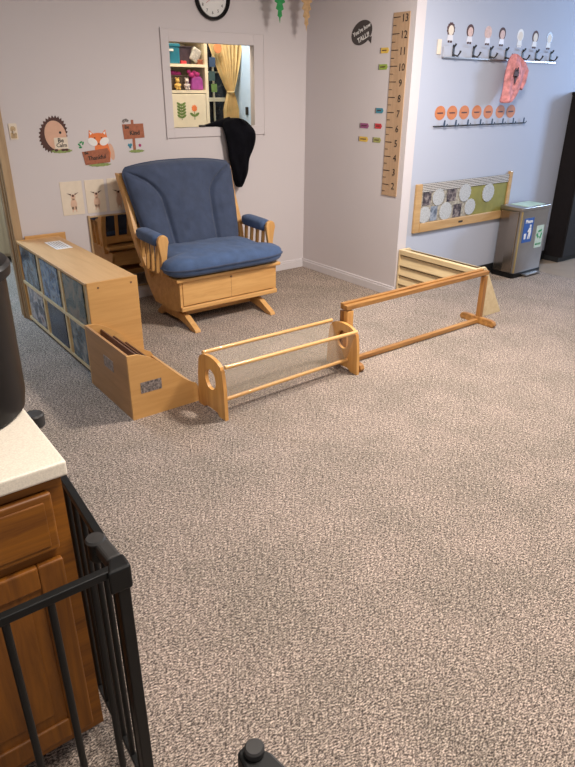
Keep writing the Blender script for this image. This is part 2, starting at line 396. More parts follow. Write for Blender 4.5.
# ------------------------------------------------------------ neighbouring rooms
t = thing('storage_cabinet', 'tan wooden cabinet in the next room, seen through the left doorway', 'cabinet', (1.1, 6.85, 0))
obj('carcass', box(box(box(box(bx(0.6, 0.63, 6.6, 7.1, 0, 1.3), 1.57, 1.60, 6.6, 7.1, 0, 1.3), 0.63, 1.57, 6.6, 7.1, 1.27, 1.3), 0.63, 1.57, 6.6, 7.1, 0.06, 0.09), 0.63, 1.57, 7.08, 7.1, 0.09, 1.27), M['casing'], t, bevel=0.003)
for x0, x1 in ((0.635, 1.095), (1.105, 1.565)):
    dd = obj('door', bx(x0, x1, 6.585, 6.60, 0.09, 1.265), M['casing'], t, bevel=0.003)
    obj('door_handle', tube(B(), [(x1-0.05, 6.57, 0.7), (x1-0.05, 6.57, 0.82)], 0.006), M['steel'], dd)

# store room seen through the pass-through window
SY = 5.2
t = thing('shelf_unit', 'tall cream shelving unit seen through the wall opening, left side', 'shelf', (2.73, 5.4, 0))
b = B()
box(b, 2.38, 2.41, SY, 5.55, 0, 2.3); box(b, 3.055, 3.085, SY, 5.55, 0, 2.3); box(b, 2.41, 3.055, 5.53, 5.55, 0, 2.3)
obj('carcass', b, M['creampaint'], t, bevel=0.002)
for z in (1.765, 1.566, 2.05): obj('shelf_board', bx(2.41, 3.055, SY, 5.53, z-0.011, z+0.011), M['creampaint'], t)
dr = obj('cupboard_door', bx(2.385, 3.045, SY-0.012, SY, 0.08, 1.548), M['creampaint'], t, bevel=0.003)
obj('plinth', bx(2.41, 3.055, SY+0.02, SY+0.04, 0, 0.08), M['creampaint'], t)
# plain green and orange painted sprig on the cupboard door
b = obox(B(), (2.80, SY-0.0128, 1.345), (2.80, SY-0.0128, 1.475), 0.006, 0.0016, up=(0, 1, 0))
for k in range(5):
    z = 1.365 + 0.024*k
    prism(b, ell(2.778, z+0.008, 0.024, 0.010, 14, 2.6), SY-0.012, SY-0.0138-0.0001*k, XZ)
    prism(b, ell(2.822, z+0.008, 0.024, 0.010, 14, 0.55), SY-0.012, SY-0.0143-0.0001*k, XZ)
obj('leaf_print', b, M['leafcard'], t)
b = obox(B(), (2.925, SY-0.0128, 1.345), (2.925, SY-0.0128, 1.42), 0.006, 0.0016, up=(0, 1, 0))
prism(b, ell(2.902, 1.385, 0.026, 0.011, 14, 2.6), SY-0.012, SY-0.014, XZ); prism(b, ell(2.948, 1.385, 0.026, 0.011, 14, 0.55), SY-0.012, SY-0.0142, XZ)
obj('leaf_print', b, M['leafcard'], t)
obj('flower_print', prism(B(), ell(2.925, 1.435, 0.026, 0.026, 20, 0, 0.12), SY-0.012, SY-0.0145, XZ), M['orange'], t)

t = thing('storage_box', 'teal plastic box at the left end of the upper shelf in the opening', 'box', (2.75, 5.3, 1.777))
obj('box_body', bx(2.675, 2.828, 5.215, 5.42, 1.777, 1.90), M['tealbox'], t, bevel=0.006)
obj('lid', bx(2.670, 2.833, 5.21, 5.425, 1.90, 1.925), M['tealbox'], t, bevel=0.005)
obj('label_card', bx(2.725, 2.768, 5.208, 5.2145, 1.868, 1.885), M['white'], t)
t = thing('storage_bin', 'dark plum bin at the centre of the upper shelf in the opening', 'bin', (2.90, 5.33, 1.777))
obj('bin_body', prism(B(), [(2.85, 1.777), (2.955, 1.777), (2.965, 1.90), (2.842, 1.90)], 5.26, 5.45, XZ), M['darkbin'], t, bevel=0.004)
obj('rim', bx(2.836, 2.972, 5.255, 5.455, 1.90, 1.912), M['darkbin'], t, bevel=0.003)
obj('red_toy_brick', box(box(bx(2.835, 2.888, 5.212, 5.245, 1.777, 1.797), 2.842, 2.856, 5.218, 5.238, 1.797, 1.802), 2.868, 2.882, 5.218, 5.238, 1.797, 1.802), M['red'], bevel=0.002,
    label='small red toy block on the upper shelf beside the teal box', cat='toy')
b = bx(-0.042, 0.042, -0.015, 0.015, 0, 0.105)
t = obj('patterned_pouch', b, M['silver'], bevel=0.012, seg=3, label='silver patterned pouch leaning at the right of the upper shelf', cat='pouch', origin=(0, 0, 0))
t.location = (2.965, 5.235, 1.800); t.rotation_euler = (0, math.radians(26), 0)
obj('food_tin', lathe(B(), [(0.026, 1.777), (0.028, 1.78), (0.028, 1.81), (0.026, 1.812)], 3.022, 5.23), M['signbrown'], smooth=True,
    label='small red-brown tin standing at the right end of the upper shelf', cat='tin')
t = thing('wicker_basket', 'dark wicker basket on the lower shelf in the opening', 'basket', (2.80, 5.32, 1.578))
obj('basket_body', prism(B(), [(2.715, 1.578), (2.89, 1.578), (2.90, 1.685), (2.705, 1.685)], 5.245, 5.45, XZ), M['basket'], t, bevel=0.008)
obj('rim', tube(B(), [(2.702, 5.242, 1.687), (2.903, 5.242, 1.687), (2.903, 5.453, 1.687), (2.702, 5.453, 1.687)], 0.006, 8, closed=True), M['basket'], t)
def plush(name, label, x, y, z, m, s=1.0):
    bm = B()
    for (px, py, pz, r) in ((0, 0, 0.032, 0.026), (0, -0.004, 0.070, 0.019), (-0.012, 0, 0.09, 0.007), (0.012, 0, 0.09, 0.007), (-0.022, -0.008, 0.04, 0.009), (0.022, -0.008, 0.04, 0.009), (-0.012, -0.014, 0.010, 0.011), (0.012, -0.014, 0.010, 0.011)):
        bmesh.ops.create_icosphere(bm, subdivisions=2, radius=r*s, matrix=Matrix.Translation((x+px*s, y+py*s, z+pz*s)))
    obj(name, bm, m, smooth=True, label=label, cat='soft toy')
plush('plush_toy', 'small yellow plush toy leaning on the wicker basket', 2.79, 5.216, 1.577, M['plush'])
plush('plush_toy', 'small pale grey plush toy beside the yellow plush toy', 2.878, 5.216, 1.577, M['plushgrey'])
t = thing('handbag', 'violet and magenta bag with a bow at the right of the lower shelf', 'bag', (2.99, 5.26, 1.578))
obj('bag_body', prism(B(), [(2.925, 1.578), (3.045, 1.578), (3.04, 1.66), (3.02, 1.685), (2.95, 1.685), (2.93, 1.66)], 5.215, 5.29, XZ), M['violet'], t, bevel=0.012, seg=3)
b = B()
for px, pz, rx in ((2.935, 1.695, 0.03), (2.985, 1.70, 0.03), (2.96, 1.675, 0.02), (2.91, 1.72, 0.02), (2.96, 1.715, 0.022)):
    bmesh.ops.create_icosphere(b, subdivisions=2, radius=rx, matrix=Matrix.Translation((px, 5.225, pz)) @ Matrix.Diagonal((1, 0.5, 0.7, 1)))
obj('bow', b, M['magenta'], t, smooth=True)
obj('toy_pile', (lambda bm: [bmesh.ops.create_icosphere(bm, subdivisions=2, radius=r, matrix=Matrix.Translation((x, 5.33, z)) @ Matrix.Diagonal((1.3, 0.8, 0.8, 1))) for x, z, r in ((2.75, 1.70, 0.03), (2.81, 1.705, 0.032), (2.86, 1.70, 0.03), (2.78, 1.72, 0.02))] and bm)(B()), M['magenta'], smooth=True,
    label='dark pink soft toy bundled in the top of the wicker basket', cat='soft toy')

# window with curtain beyond
struct('wall_storeroom_back', box(box(box(bx(2.13, 3.17, 5.78, 5.86, 0, CH), 3.70, XR, 5.78, 5.86, 0, CH), 3.17, 3.70, 5.78, 5.86, 2.1, CH), 3.17, 3.70, 5.78, 5.86, 0, 1.25), M['creampaint'])
b = B()
box(b, 3.17, 3.29, 5.74, 5.78, 1.25, 2.1); box(b, 3.66, 3.70, 5.74, 5.78, 1.25, 2.1)
box(b, 3.29, 3.66, 5.745, 5.78, 1.475, 1.51); box(b, 3.29, 3.66, 5.745, 5.78, 1.25, 1.285)
w2 = struct('window_2', b, M['creampaint'], bevel=0.002)
obj('window_pane', bx(3.2, 3.69, 5.80, 5.805, 1.25, 2.1), M['darkpane'], w2)
obj('glazing_bar', box(bx(3.29, 3.66, 5.755, 5.775, 1.725, 1.738), 3.47, 3.48, 5.755, 5.775, 1.285, 2.1), M['creampaint'], w2)
struct('wall_storeroom_side', bx(3.70, 3.715, 4.87, 5.78, 0, CH), M['coolpanel'])
# curtain gathered at a tie
bm = B(); nu, nv = 60, 40; zt, zb, zg = 2.02, 1.26, 1.56
def cur(u, v):
    z = zt + (zb-zt)*v
    if z > zg: k = ((z-zg)/(zt-zg)); hw = 0.030 + 0.165*k**0.85; cx = 3.575 - 0.045*k**1.0
    else: k = (zg-z)/(zg-zb); hw = 0.030 + 0.05*min(1, k*2)**0.8; cx = 3.575 + 0.005*k
    x = cx + hw*u
    y = 5.62 + (0.010+0.014*min(1, hw/0.12))*math.sin(u*24 + 1.5*math.sin(u*3)) 
    return (x, y, z)
g = [[bm.verts.new(cur(-1+2*i/nu, j/nv)) for i in range(nu+1)] for j in range(nv+1)]
for j in range(nv):
    for i in range(nu): bm.faces.new((g[j][i], g[j][i+1], g[j+1][i+1], g[j+1][i]))
t = thing('curtain', 'gold curtain tied at its middle, seen through the wall opening', 'curtain', (3.55, 5.62, 1.26))
obj('curtain_panel', bm, M['curtain'], t, smooth=True)
obj('tieback', tube(B(), [(3.575+0.034*math.cos(a), 5.62+0.03*math.sin(a), 1.56) for a in [2*PI*k/16 for k in range(16)]], 0.007, 8, closed=True), M['curtain'], t, smooth=True)
obj('curtain_rod', tube(B(), [(3.2, 5.62, 2.03), (3.69, 5.62, 2.03)], 0.01), M['steel'], t)
def hangcard(name, label, x, z, w, h, m, cat='decoration'):
    o = obj(name, prism(B(), rrect(x-w/2, x+w/2, z-h/2, z+h/2, 0.008), 5.555, 5.56, XZ), m, label=label, cat=cat)
    obj('hanging_string', tube(B(), [(x, 5.558, z+h/2-0.003), (x, 5.558, z+h/2+0.03)], 0.0015, 6), M['ink'], o)
hangcard('hanging_card', 'navy card hanging at the left edge of the gold curtain, highest', 3.345, 1.81, 0.065, 0.08, M['navy'])
hangcard('hanging_card', 'dark grey-green card hanging between the navy and the green card', 3.335, 1.695, 0.065, 0.08, M['slate'])
hangcard('hanging_card', 'green card hanging lowest at the left edge of the curtain', 3.355, 1.595, 0.06, 0.07, M['leafcard'])
obj('paper_circle', prism(B(), ell(3.405, 1.925, 0.042, 0.042), 5.55, 5.556, XZ), M['tagorange'], label='round orange paper disc at the top of the gold curtain', cat='decoration')
obj('door_latch', bx(3.688, 3.70, 5.50, 5.54, 1.36, 1.43), M['greyplastic'], bevel=0.003, label='small grey latch on the cool-lit panel inside the opening', cat='latch')

# ------------------------------------------------------------ wall decor, back wall
t = thing('wall_clock', 'round wall clock with black rim and white face above the opening', 'clock', (2.888, YB, 2.062))
cx, cz, r0 = 2.888, 2.215, 0.150
b = B()
prof = [(r0-0.026, 0.006), (r0-0.020, 0.03), (r0-0.008, 0.04), (r0, 0.025), (r0, 0.0)]
rings = [[b.verts.new((cx+r*math.cos(2*PI*k/64), YB-d, cz+r*math.sin(2*PI*k/64))) for k in range(64)] for r, d in prof]
for i in range(len(rings)):
    a_, c_ = rings[i], rings[(i+1) % len(rings)]
    for k in range(64): b.faces.new((a_[k], a_[(k+1) % 64], c_[(k+1) % 64], c_[k]))
obj('rim', b, M['blackplastic'], t, smooth=True)
obj('clock_face', prism(B(), ell(cx, cz, r0-0.02, r0-0.02, 64), YB-0.002, YB-0.008, XZ), M['white'], t)
for k in range(12):
    a = PI/2 - (k+1)*PI/6
    text('numeral', str(k+1), 0.030, (cx+0.098*math.cos(a), YB-0.009, cz+0.098*math.sin(a)), R_BACK, M['ink'], t)
for nm, a, l, w_ in (('hour_hand', 2.2, 0.06, 0.007), ('minute_hand', 1.2, 0.09, 0.005)):
    obj(nm, obox(B(), (cx-0.015*math.cos(a), YB-0.012, cz-0.015*math.sin(a)), (cx+l*math.cos(a), YB-0.012, cz+l*math.sin(a)), w_, 0.0015, up=(0, 1, 0)), M['ink'], t)
obj('second_hand', obox(B(), (cx-0.02*math.cos(3.7), YB-0.015, cz-0.02*math.sin(3.7)), (cx+0.07*math.cos(3.7), YB-0.015, cz+0.07*math.sin(3.7)), 0.002, 0.001, up=(0, 1, 0)), M['red'], t)
obj('hub', prism(B(), ell(cx, cz, 0.007, 0.007, 16), YB-0.008, YB-0.017, XZ), M['red'], t)

# hedgehog sticker
t = thing('hedgehog_sticker', 'hedgehog wall sticker holding a cream sign, left of the fox', 'wall sticker', (1.55, YB, 1.165))
b = B(); n = 56; P = []
for k in range(n):
    a = 2*PI*k/n; f = 1.06 if k % 2 else 0.92
    P.append((1.545+0.098*f*math.cos(a)+0.02*(math.sin(a)), 1.292+0.118*f*math.sin(a)))
obj('spines', on_back(P, 0, 0.0015), M['brown'], t)
obj('face', on_back(ell(1.560, 1.285, 0.076, 0.098, 28, 0.15), 0, 0.003), M['peach'], t)
obj('sign', on_back(rrect(1.543, 1.640, 1.195, 1.270, 0.006), 0, 0.0045), M['cream'], t)
obj('eye', on_back(ell(1.594, 1.303, 0.009, 0.009, 12), 0, 0.0045), M['ink'], t)
text('lettering', 'Be', 0.042, (1.590, YB-0.005, 1.250), R_BACK, M['ink'], t, bold=0.0008)
text('lettering', 'Calm', 0.036, (1.592, YB-0.005, 1.218), R_BACK, M['ink'], t, bold=0.0006)
b = on_back(ell(1.59, 1.180, 0.075, 0.014, 24, 0, 0.08), 0, 0.0022)
obj('grass', b, M['green'], t)
b = B()
for x in (1.55, 1.60, 1.625): on_back(ell(x, 1.187, 0.014, 0.009, 12), 0, 0.004, b)
obj('feet', b, M['brown'], t)

# fox sticker
t = thing('fox_sticker', 'orange fox wall sticker peeking over a brown sign', 'wall sticker', (1.85, YB, 1.055))
fx, fz = 1.868, 1.252
obj('head', on_back([(fx-0.062, fz+0.062), (fx-0.034, fz+0.036), (fx-0.012, fz+0.040), (fx+0.012, fz+0.040), (fx+0.034, fz+0.036), (fx+0.062, fz+0.062), (fx+0.072, fz+0.0), (fx+0.035, fz-0.04), (fx, fz-0.055), (fx-0.035, fz-0.04), (fx-0.072, fz+0.0)], 0, 0.002), M['orange'], t)
b = B(); on_back(ell(fx-0.045, fz-0.020, 0.038, 0.026, 18, -0.45), 0, 0.003, b); on_back(ell(fx+0.045, fz-0.020, 0.038, 0.026, 18, 0.45), 0, 0.003, b)
obj('cheek', b, M['white'], t)
b = B(); on_back([(fx-0.062, fz+0.050), (fx-0.040, fz+0.040), (fx-0.056, fz+0.026)], 0, 0.0028, b); on_back([(fx+0.062, fz+0.050), (fx+0.040, fz+0.040), (fx+0.056, fz+0.026)], 0, 0.0028, b)
obj('ear', b, M['white'], t)
b = B()
for ex, ez, er in ((fx-0.026, fz+0.006, 0.005), (fx+0.026, fz+0.006, 0.005), (fx, fz-0.036, 0.006)): on_back(ell(ex, ez, er, er, 10), 0, 0.004, b)
obj('eye', b, M['ink'], t)
obj('body', on_back([(fx-0.03, fz-0.04), (fx+0.03, fz-0.04), (fx+0.07, fz-0.03), (fx+0.085, fz-0.10), (fx+0.075, fz-0.165), (fx-0.04, fz-0.165)], 0, 0.0015), M['orange'], t)
obj('tail', on_back(ell(fx+0.093, fz-0.095, 0.022, 0.060, 20, 0.15), 0, 0.0012), M['peach'], t)
obj('sign', on_back([(1.735, 1.166), (1.93, 1.185), (1.945, 1.155), (1.940, 1.085), (1.75, 1.075)], 0, 0.005), M['signbrown'], t)
text('lettering', 'Be', 0.028, (1.765, YB-0.006, 1.157), r_back(4), M['ink'], t, bold=0.0006)
text('lettering', 'Thankful', 0.040, (1.842, YB-0.006, 1.122), r_back(4), M['ink'], t, bold=0.0008)
obj('grass', on_back(ell(1.86, 1.070, 0.085, 0.012, 24, 0, 0.1), 0, 0.002), M['green'], t)
b = B()
for lx, lz, la in ((1.735, 1.232, 0.5), (1.722, 1.215, 2.4), (1.750, 1.225, 1.2), (1.728, 1.198, 0.2)): on_back(ell(lx, lz, 0.013, 0.006, 10, la), 0, 0.002, b)
obj('leaf_sprig', b, M['leafgreen'], t)

# signpost sticker
t = thing('signpost_sticker', 'brown wooden signpost wall sticker above the rocking chair back', 'wall sticker', (2.15, YB, 1.14))
obj('post', on_back([(2.138, 1.16), (2.160, 1.16), (2.158, 1.375), (2.138, 1.375)], 0, 0.002), M['signbrown'], t)
obj('sign', on_back([(2.066, 1.345), (2.235, 1.348), (2.238, 1.248), (2.072, 1.240)], 0, 0.004), M['signbrown'], t)
text('lettering', 'Be', 0.034, (2.100, YB-0.005, 1.325), r_back(0), M['ink'], t, bold=0.0008)
text('lettering', 'Kind', 0.044, (2.160, YB-0.005, 1.283), r_back(0), M['ink'], t, bold=0.001)
obj('grass', on_back(ell(2.165, 1.153, 0.062, 0.011, 24, 0, 0.1), 0, 0.003), M['green'], t)
b = B()
for x, z in ((2.115, 1.185), (2.105, 1.198), (2.122, 1.200)): on_back(ell(x, z, 0.009, 0.011, 10), 0, 0.003, b)
obj('blue_flower', b, M['teal'], t)
obj('pink_flower', on_back(ell(2.195, 1.193, 0.011, 0.011, 12, 0, 0.15), 0, 0.003), M['magenta'], t)
obj('bird', on_back([(2.078, 1.350), (2.092, 1.364), (2.115, 1.360), (2.122, 1.372), (2.102, 1.385), (2.076, 1.378), (2.066, 1.366)], 0, 0.003), M['specklabel'], t)

# switch plate
t = thing('light_switch', 'patterned tan light switch plate beside the wooden door casing', 'switch', (1.276, YB, 1.268))
obj('plate', on_back(rrect(1.250, 1.303, 1.268, 1.370, 0.006), 0, 0.006), M['cream'], t)
b = on_back(ell(1.276, 1.335, 0.018, 0.018, 16, 0, 0.1), 0, 0.0075); on_back(rrect(1.256, 1.296, 1.276, 1.312, 0.006), 0, 0.0075, b)
obj('print', b, M['switch'], t)
obj('toggle', bx(1.272, 1.281, YB-0.018, YB-0.0075, 1.308, 1.326), M['cream'], t, bevel=0.001)

# three cards over the low mirror
for i, (x0, x1, lab) in enumerate(((1.537, 1.700, 'cream animal print card, leftmost of the three over the low mirror'), (1.722, 1.872, 'cream animal print card, middle of the three over the low mirror'), (1.897, 2.052, 'cream animal print card nearest the rocking chair, partly in its shadow'))):
    t = thing('art_card', lab, 'card', ((x0+x1)/2, YB, 0.73), 'animal print cards on the back wall')
    z0, z1 = 0.728, 0.968
    obj('card', on_back([(x0, z0), (x1, z0), (x1, z1), (x0, z1)], 0, 0.003), M['cream'] if i else M['cream'], t)
    cx_ = (x0+x1)/2 + 0.005
    b = on_back(ell(cx_, z0+0.075, 0.024, 0.042, 18), 0, 0.004); on_back(ell(cx_, z0+0.128, 0.017, 0.020, 16), 0, 0.004, b)
    on_back([(cx_-0.018, z0+0.02), (cx_-0.010, z0+0.02), (cx_-0.006, z0+0.06), (cx_-0.016, z0+0.06)], 0, 0.004, b)
    on_back([(cx_+0.010, z0+0.02), (cx_+0.018, z0+0.02), (cx_+0.016, z0+0.06), (cx_+0.006, z0+0.06)], 0, 0.004, b)
    obj('animal_print', b, M['deerprint'], t)
    b = on_back([(cx_-0.045, z0+0.158), (cx_-0.014, z0+0.140), (cx_-0.012, z0+0.150)], 0, 0.0045)
    on_back([(cx_+0.045, z0+0.160), (cx_+0.014, z0+0.140), (cx_+0.012, z0+0.150)], 0, 0.0045, b); on_back(ell(cx_, z0+0.138, 0.009, 0.009, 10), 0, 0.0045, b)
    obj('antler_print', b, M['brown'], t)

# low mirror fixed behind the rocking chair
t = thing('wall_mirror', 'low wide mirror on the back wall behind the rocking chair', 'mirror', (2.26, YB, 0.10))
obj('mirror_glass', on_back([(1.725, 0.115), (2.79, 0.115), (2.79, 0.697), (1.725, 0.697)], 0, 0.010), M['mirror'], t)
b = B(); box(b, 1.713, 1.728, YB-0.016, YB, 0.10, 0.712); box(b, 2.787, 2.802, YB-0.016, YB, 0.10, 0.712); box(b, 1.728, 2.787, YB-0.016, YB, 0.694, 0.706); box(b, 1.728, 2.787, YB-0.016, YB, 0.10, 0.115)
obj('mirror_frame', b, M['casing'], t, bevel=0.002)

# hanging leaves
def leaf(name, label, x, y, zt, zb, w, m, n=9):
    t = thing(name, label, 'leaf decoration', (x, y, zb))
    b = B(); L = []; Rr = []
    for k in range(n*2+1):
        a = k/(n*2); z = zt + (zb-zt)*a; hw = w*math.sin(PI*min(1, 0.35+0.65*a))**0.8*(1.0 if k % 2 == 0 else 0.55)
        if k == n*2: hw = 0.001
        L.append((x-hw, z-(0.012 if k % 2 == 0 else 0))); Rr.append((x+hw, z-(0.012 if k % 2 == 0 else 0)))
    prism(b, L + Rr[::-1], y-0.001, y+0.001, XZ)
    obj('leaf_blade', b, m, t)
    obj('hanging_string', tube(B(), [(x, y, zt-0.02), (x, y, CH)], 0.0015, 6), m, t)
leaf('hanging_leaf', 'green jagged paper leaf hanging above the right of the opening', 3.372, 4.55, 2.50, 2.076, 0.075, M['leafgreen'])
leaf('hanging_leaf', 'tan dried leaf hanging in the room corner', 3.640, 4.55, 2.50, 2.03, 0.070, M['leaftan'])

# black garment over the sill
bm = B(); rows = [(1.375, 2.99, 3.07), (1.36, 2.955, 3.13), (1.34, 2.925, 3.165), (1.31, 2.915, 3.20), (1.27, 2.918, 3.226), (1.21, 2.935, 3.226), (1.16, 2.945, 3.214), (1.10, 2.948, 3.180), (1.055, 2.955, 3.145), (0.99, 2.975, 3.142), (0.94, 2.985, 3.135), (0.88, 2.998, 3.105), (0.835, 3.012, 3.075), (0.825, 3.03, 3.055)]
n = 36; rings = []
for i, (z, a, c) in enumerate(rows):
    cxx, hw = (a+c)/2, (c-a)/2; th = 0.05 if z < 1.30 else 0.055
    yc = YB-0.075 if z < 1.31 else YB-0.04
    ring = []
    for k in range(n):
        t_ = 2*PI*k/n; f = 0.010*math.sin(6*t_ + z*13) + 0.006*math.sin(11*t_ - z*20)
        ring.append(bm.verts.new((cxx + hw*math.cos(t_), yc + (th if z > 0.85 else 0.03)*math.sin(t_) + f*abs(math.sin(t_)), z)))
    rings.append(ring)
for a_, c_ in zip(rings, rings[1:]):
    for k in range(n): bm.faces.new((a_[k], a_[(k+1) % n], c_[(k+1) % n], c_[k]))
bm.faces.new(rings[0]); bm.faces.new(rings[-1][::-1])
t = thing('jacket', 'black jacket draped over the sill of the wall opening', 'jacket', (3.05, YB-0.07, 0.825))
o = obj('jacket_body', bm, M['cloth'], t, smooth=True); o.modifiers.new('s', 'SUBSURF').levels = 1; o.modifiers['s'].render_levels = 1
o = obj('sleeve', tube(B(), [(3.0, YB-0.03, 1.338), (2.93, YB-0.01, 1.333), (2.87, YB-0.005, 1.328), (2.80, YB-0.005, 1.320), (2.765, YB-0.008, 1.318)], [0.045, 0.032, 0.022, 0.011, 0.007], 12), M['cloth'], t, smooth=True)
obj('key_fob', bx(2.725, 2.775, YB-0.02, YB+0.01, WB+0.0005, WB+0.017), M['greyplastic'], bevel=0.004, label='small grey object on the sill at the end of the black sleeve', cat='key fob')

# ------------------------------------------------------------ ruler wall
t = thing('growth_chart', 'tall wood-grain growth chart ruler with numbers 2 to 13', 'growth chart', (XR, 3.665, 0.815))
obj('ruler_board', on_ruler([(3.585, 0.815), (3.747, 0.815), (3.747, 2.103), (3.585, 2.103)], 0, 0.006), M['ruler'], t)
for n_ in range(2, 14):
    z = 0.901 + 0.1065*(n_-2)
    obj('tick_mark', on_ruler([(3.675, z-0.0025), (3.745, z-0.0025), (3.745, z+0.0025), (3.675, z+0.0025)], 0, 0.0075), M['ink'], t)
    zz = z - 0.053
    obj('tick_mark', on_ruler([(3.712, zz-0.002), (3.745, zz-0.002), (3.745, zz+0.002), (3.712, zz+0.002)], 0, 0.0075), M['ink'], t)
    text('numeral', str(n_), 0.072, (XR-0.0075, 3.628, z-0.010), r_ruler(), M['ink'], t, sx=0.95)
t = thing('speech_bubble_sticker', 'dark brown oval speech bubble sticker with white lettering', 'wall sticker', (XR, 4.083, 1.91))
P = ell(4.085, 1.993, 0.118, 0.082, 40, -0.30)
obj('bubble', on_ruler(P, 0, 0.002), M['bubble'], t)
obj('bubble_tail', on_ruler([(4.02, 1.95), (3.97, 1.965), (3.975, 1.915)], 0, 0.0018), M['bubble'], t)
text('lettering', "You're how", 0.042, (XR-0.0028, 4.085, 2.012), r_ruler(20), M['white'], t, bold=0.0008)
text('lettering', 'TALL!!', 0.048, (XR-0.0028, 4.062, 1.958), r_ruler(20), M['white'], t, bold=0.0014)
tags = [(3.775, 3.872, 1.862, 'yellow', 'yellow name tag beside number 11 on the growth chart'),
        (3.778, 3.880, 1.750, 'lime', 'green name tag beside number 10 on the growth chart'),
        (3.792, 3.885, 1.443, 'teal', 'teal name tag beside number 7 on the growth chart'),
        (3.797, 3.885, 1.330, 'red', 'red name tag beside number 6 on the growth chart'),
        (3.945, 4.055, 1.326, 'purple', 'purple name tag left of the red name tag'),
        (3.797, 3.895, 1.226, 'olive', 'olive name tag beside number 5 on the growth chart'),
        (3.945, 4.060, 1.224, 'yellow', 'yellow name tag left of the olive name tag')]
for a, c, z, m, lab in tags:
    t = thing('name_tag', lab, 'name tag', (XR, (a+c)/2, z-0.02), 'name tags beside the growth chart')
    obj('tag', on_ruler([(a+0.012, z-0.019), (c, z-0.019), (c, z+0.019), (a+0.012, z+0.019), (a, z)], 0, 0.0015), M[m], t)
    obj('tag_end', on_ruler([(c-0.012, z-0.019), (c, z-0.019), (c, z+0.019), (c-0.012, z+0.019)], 0, 0.0022), M['specklabel'], t)
    obj('name_line', on_ruler([(a+0.025, z-0.003), (c-0.022, z-0.004), (c-0.022, z+0.003), (a+0.025, z+0.005)], 0, 0.0022), M['brown'], t)

# ------------------------------------------------------------ hook rails
def hook(parent, x, z, s=1.0, m=None):
    b = B()
    box(b, x-0.010*s, x+0.010*s, YH-0.024, YH-0.018, z-0.04*s, z+0.04*s)
    tube(b, [(x, YH-0.022, z-0.028*s), (x+0.012*s, YH-0.048*s-0.005, z-0.038*s), (x+0.020*s, YH-0.066*s, z-0.020*s), (x+0.022*s, YH-0.072*s, z-0.002*s)], [0.006*s, 0.006*s, 0.006*s, 0.008*s], 8)
    tube(b, [(x, YH-0.022, z+0.024*s), (x, YH-0.036*s, z+0.034*s), (x, YH-0.040*s, z+0.046*s)], [0.006*s, 0.006*s, 0.008*s], 8)
    return obj('hook', b, m or M['greyplastic'], parent, smooth=False)
t = thing('coat_rack', 'upper white coat rail with seven dark hooks', 'coat rack', (4.885, YH, 1.82))
obj('rail', bx(4.135, 5.635, YH-0.018, YH, 1.820, 1.890), M['wallb'], t, bevel=0.002)
obj('rail_shadow', bx(4.135, 5.635, YH-0.022, YH, 1.813, 1.820), M['steel'], t)  # dark strip standing in for the shadow under the rail
HX = [4.242, 4.482, 4.695, 4.901, 5.134, 5.329, 5.547]
for x in HX: hook(t, x, 1.865)
obj('end_label', bx(4.075, 4.118, YH-0.006, YH, 1.835, 1.935), M['cream'], bevel=0.002, label='small cream label at the left end of the upper coat rail', cat='label')
t = thing('coat_rack', 'lower thin coat rail with eight dark blue-black hooks', 'coat rack', (4.7, YH, 1.325))
obj('rail', bx(4.115, 5.33, YH-0.014, YH, 1.330, 1.338), M['greyplastic'], t)
obj('backing_strip', bx(4.115, 5.33, YH-0.006, YH, 1.318, 1.330), M['wallb'], t)
for x in [4.228, 4.367, 4.519, 4.683, 4.839, 4.989, 5.138, 5.295]: hook(t, x, 1.352, 0.55, M['navy'])
ords = ['leftmost of seven over the lower rail', 'second from the left over the lower rail', 'third from the left over the lower rail', 'in the middle of seven over the lower rail', 'fifth from the left over the lower rail', 'sixth from the left over the lower rail', 'rightmost of seven over the lower rail']
for i, x in enumerate([4.185, 4.33, 4.48, 4.641, 4.795, 4.961, 5.111]):
    t = thing('name_disc', 'round orange name disc, ' + ords[i], 'name disc', (x, YH, 1.38), 'orange name discs over the lower coat rail')
    obj('disc', on_hook(ell(x, 1.430, 0.062, 0.052, 28), 0, 0.002), M['tagorange'], t)
    obj('name_line', on_hook(rrect(x-0.036, x+0.034, 1.424, 1.434, 0.004, 2), 0, 0.003), M['brown'], t)
hairs = ['brown', 'brown', 'skin', 'brown', 'white', 'brown', 'specklabel']
ords2 = ['leftmost above the upper coat rail', 'second from the left above the upper coat rail', 'third from the left above the upper coat rail', 'above the hook with the pink coat', 'fifth from the left above the upper coat rail', 'sixth from the left above the upper coat rail', 'rightmost above the upper coat rail']
looks = ['scalloped brown outline', 'thick brown hair', 'pale pink hair', 'brown rounded hair', 'white hair', 'brown hair', 'grey outline']
for i, x in enumerate([4.212, 4.440, 4.663, 4.846, 5.092, 5.305, 5.515]):
    t = thing('paper_figure', 'cut-out figure with %s, %s' % (looks[i], ords2[i]), 'paper figure', (x, YH, 1.925), 'cut-out figures above the upper coat rail')
    hz = 2.005
    obj('hair', on_hook(ell(x, hz, 0.044, 0.046, 24, 0, 0.07 if i == 0 else 0.0), 0, 0.0015), M[hairs[i]], t)
    obj('face', on_hook(ell(x+0.002, hz-0.006, 0.030, 0.033, 20), 0, 0.0025), M['skin' if i in (1, 2, 3) else 'cream'], t)
    obj('body', on_hook([(x-0.024, hz-0.035), (x+0.024, hz-0.035), (x+0.034, hz-0.075), (x-0.034, hz-0.075)], 0, 0.002), M['white'] if i in (4, 5, 6) else M['trimw'], t)
    for fx0 in (x-0.024, x+0.004): obj('foot', on_hook(rrect(fx0, fx0+0.02, hz-0.088, hz-0.073, 0.003, 2), 0, 0.002), M['brown'] if i not in (4,) else M['white'], t)

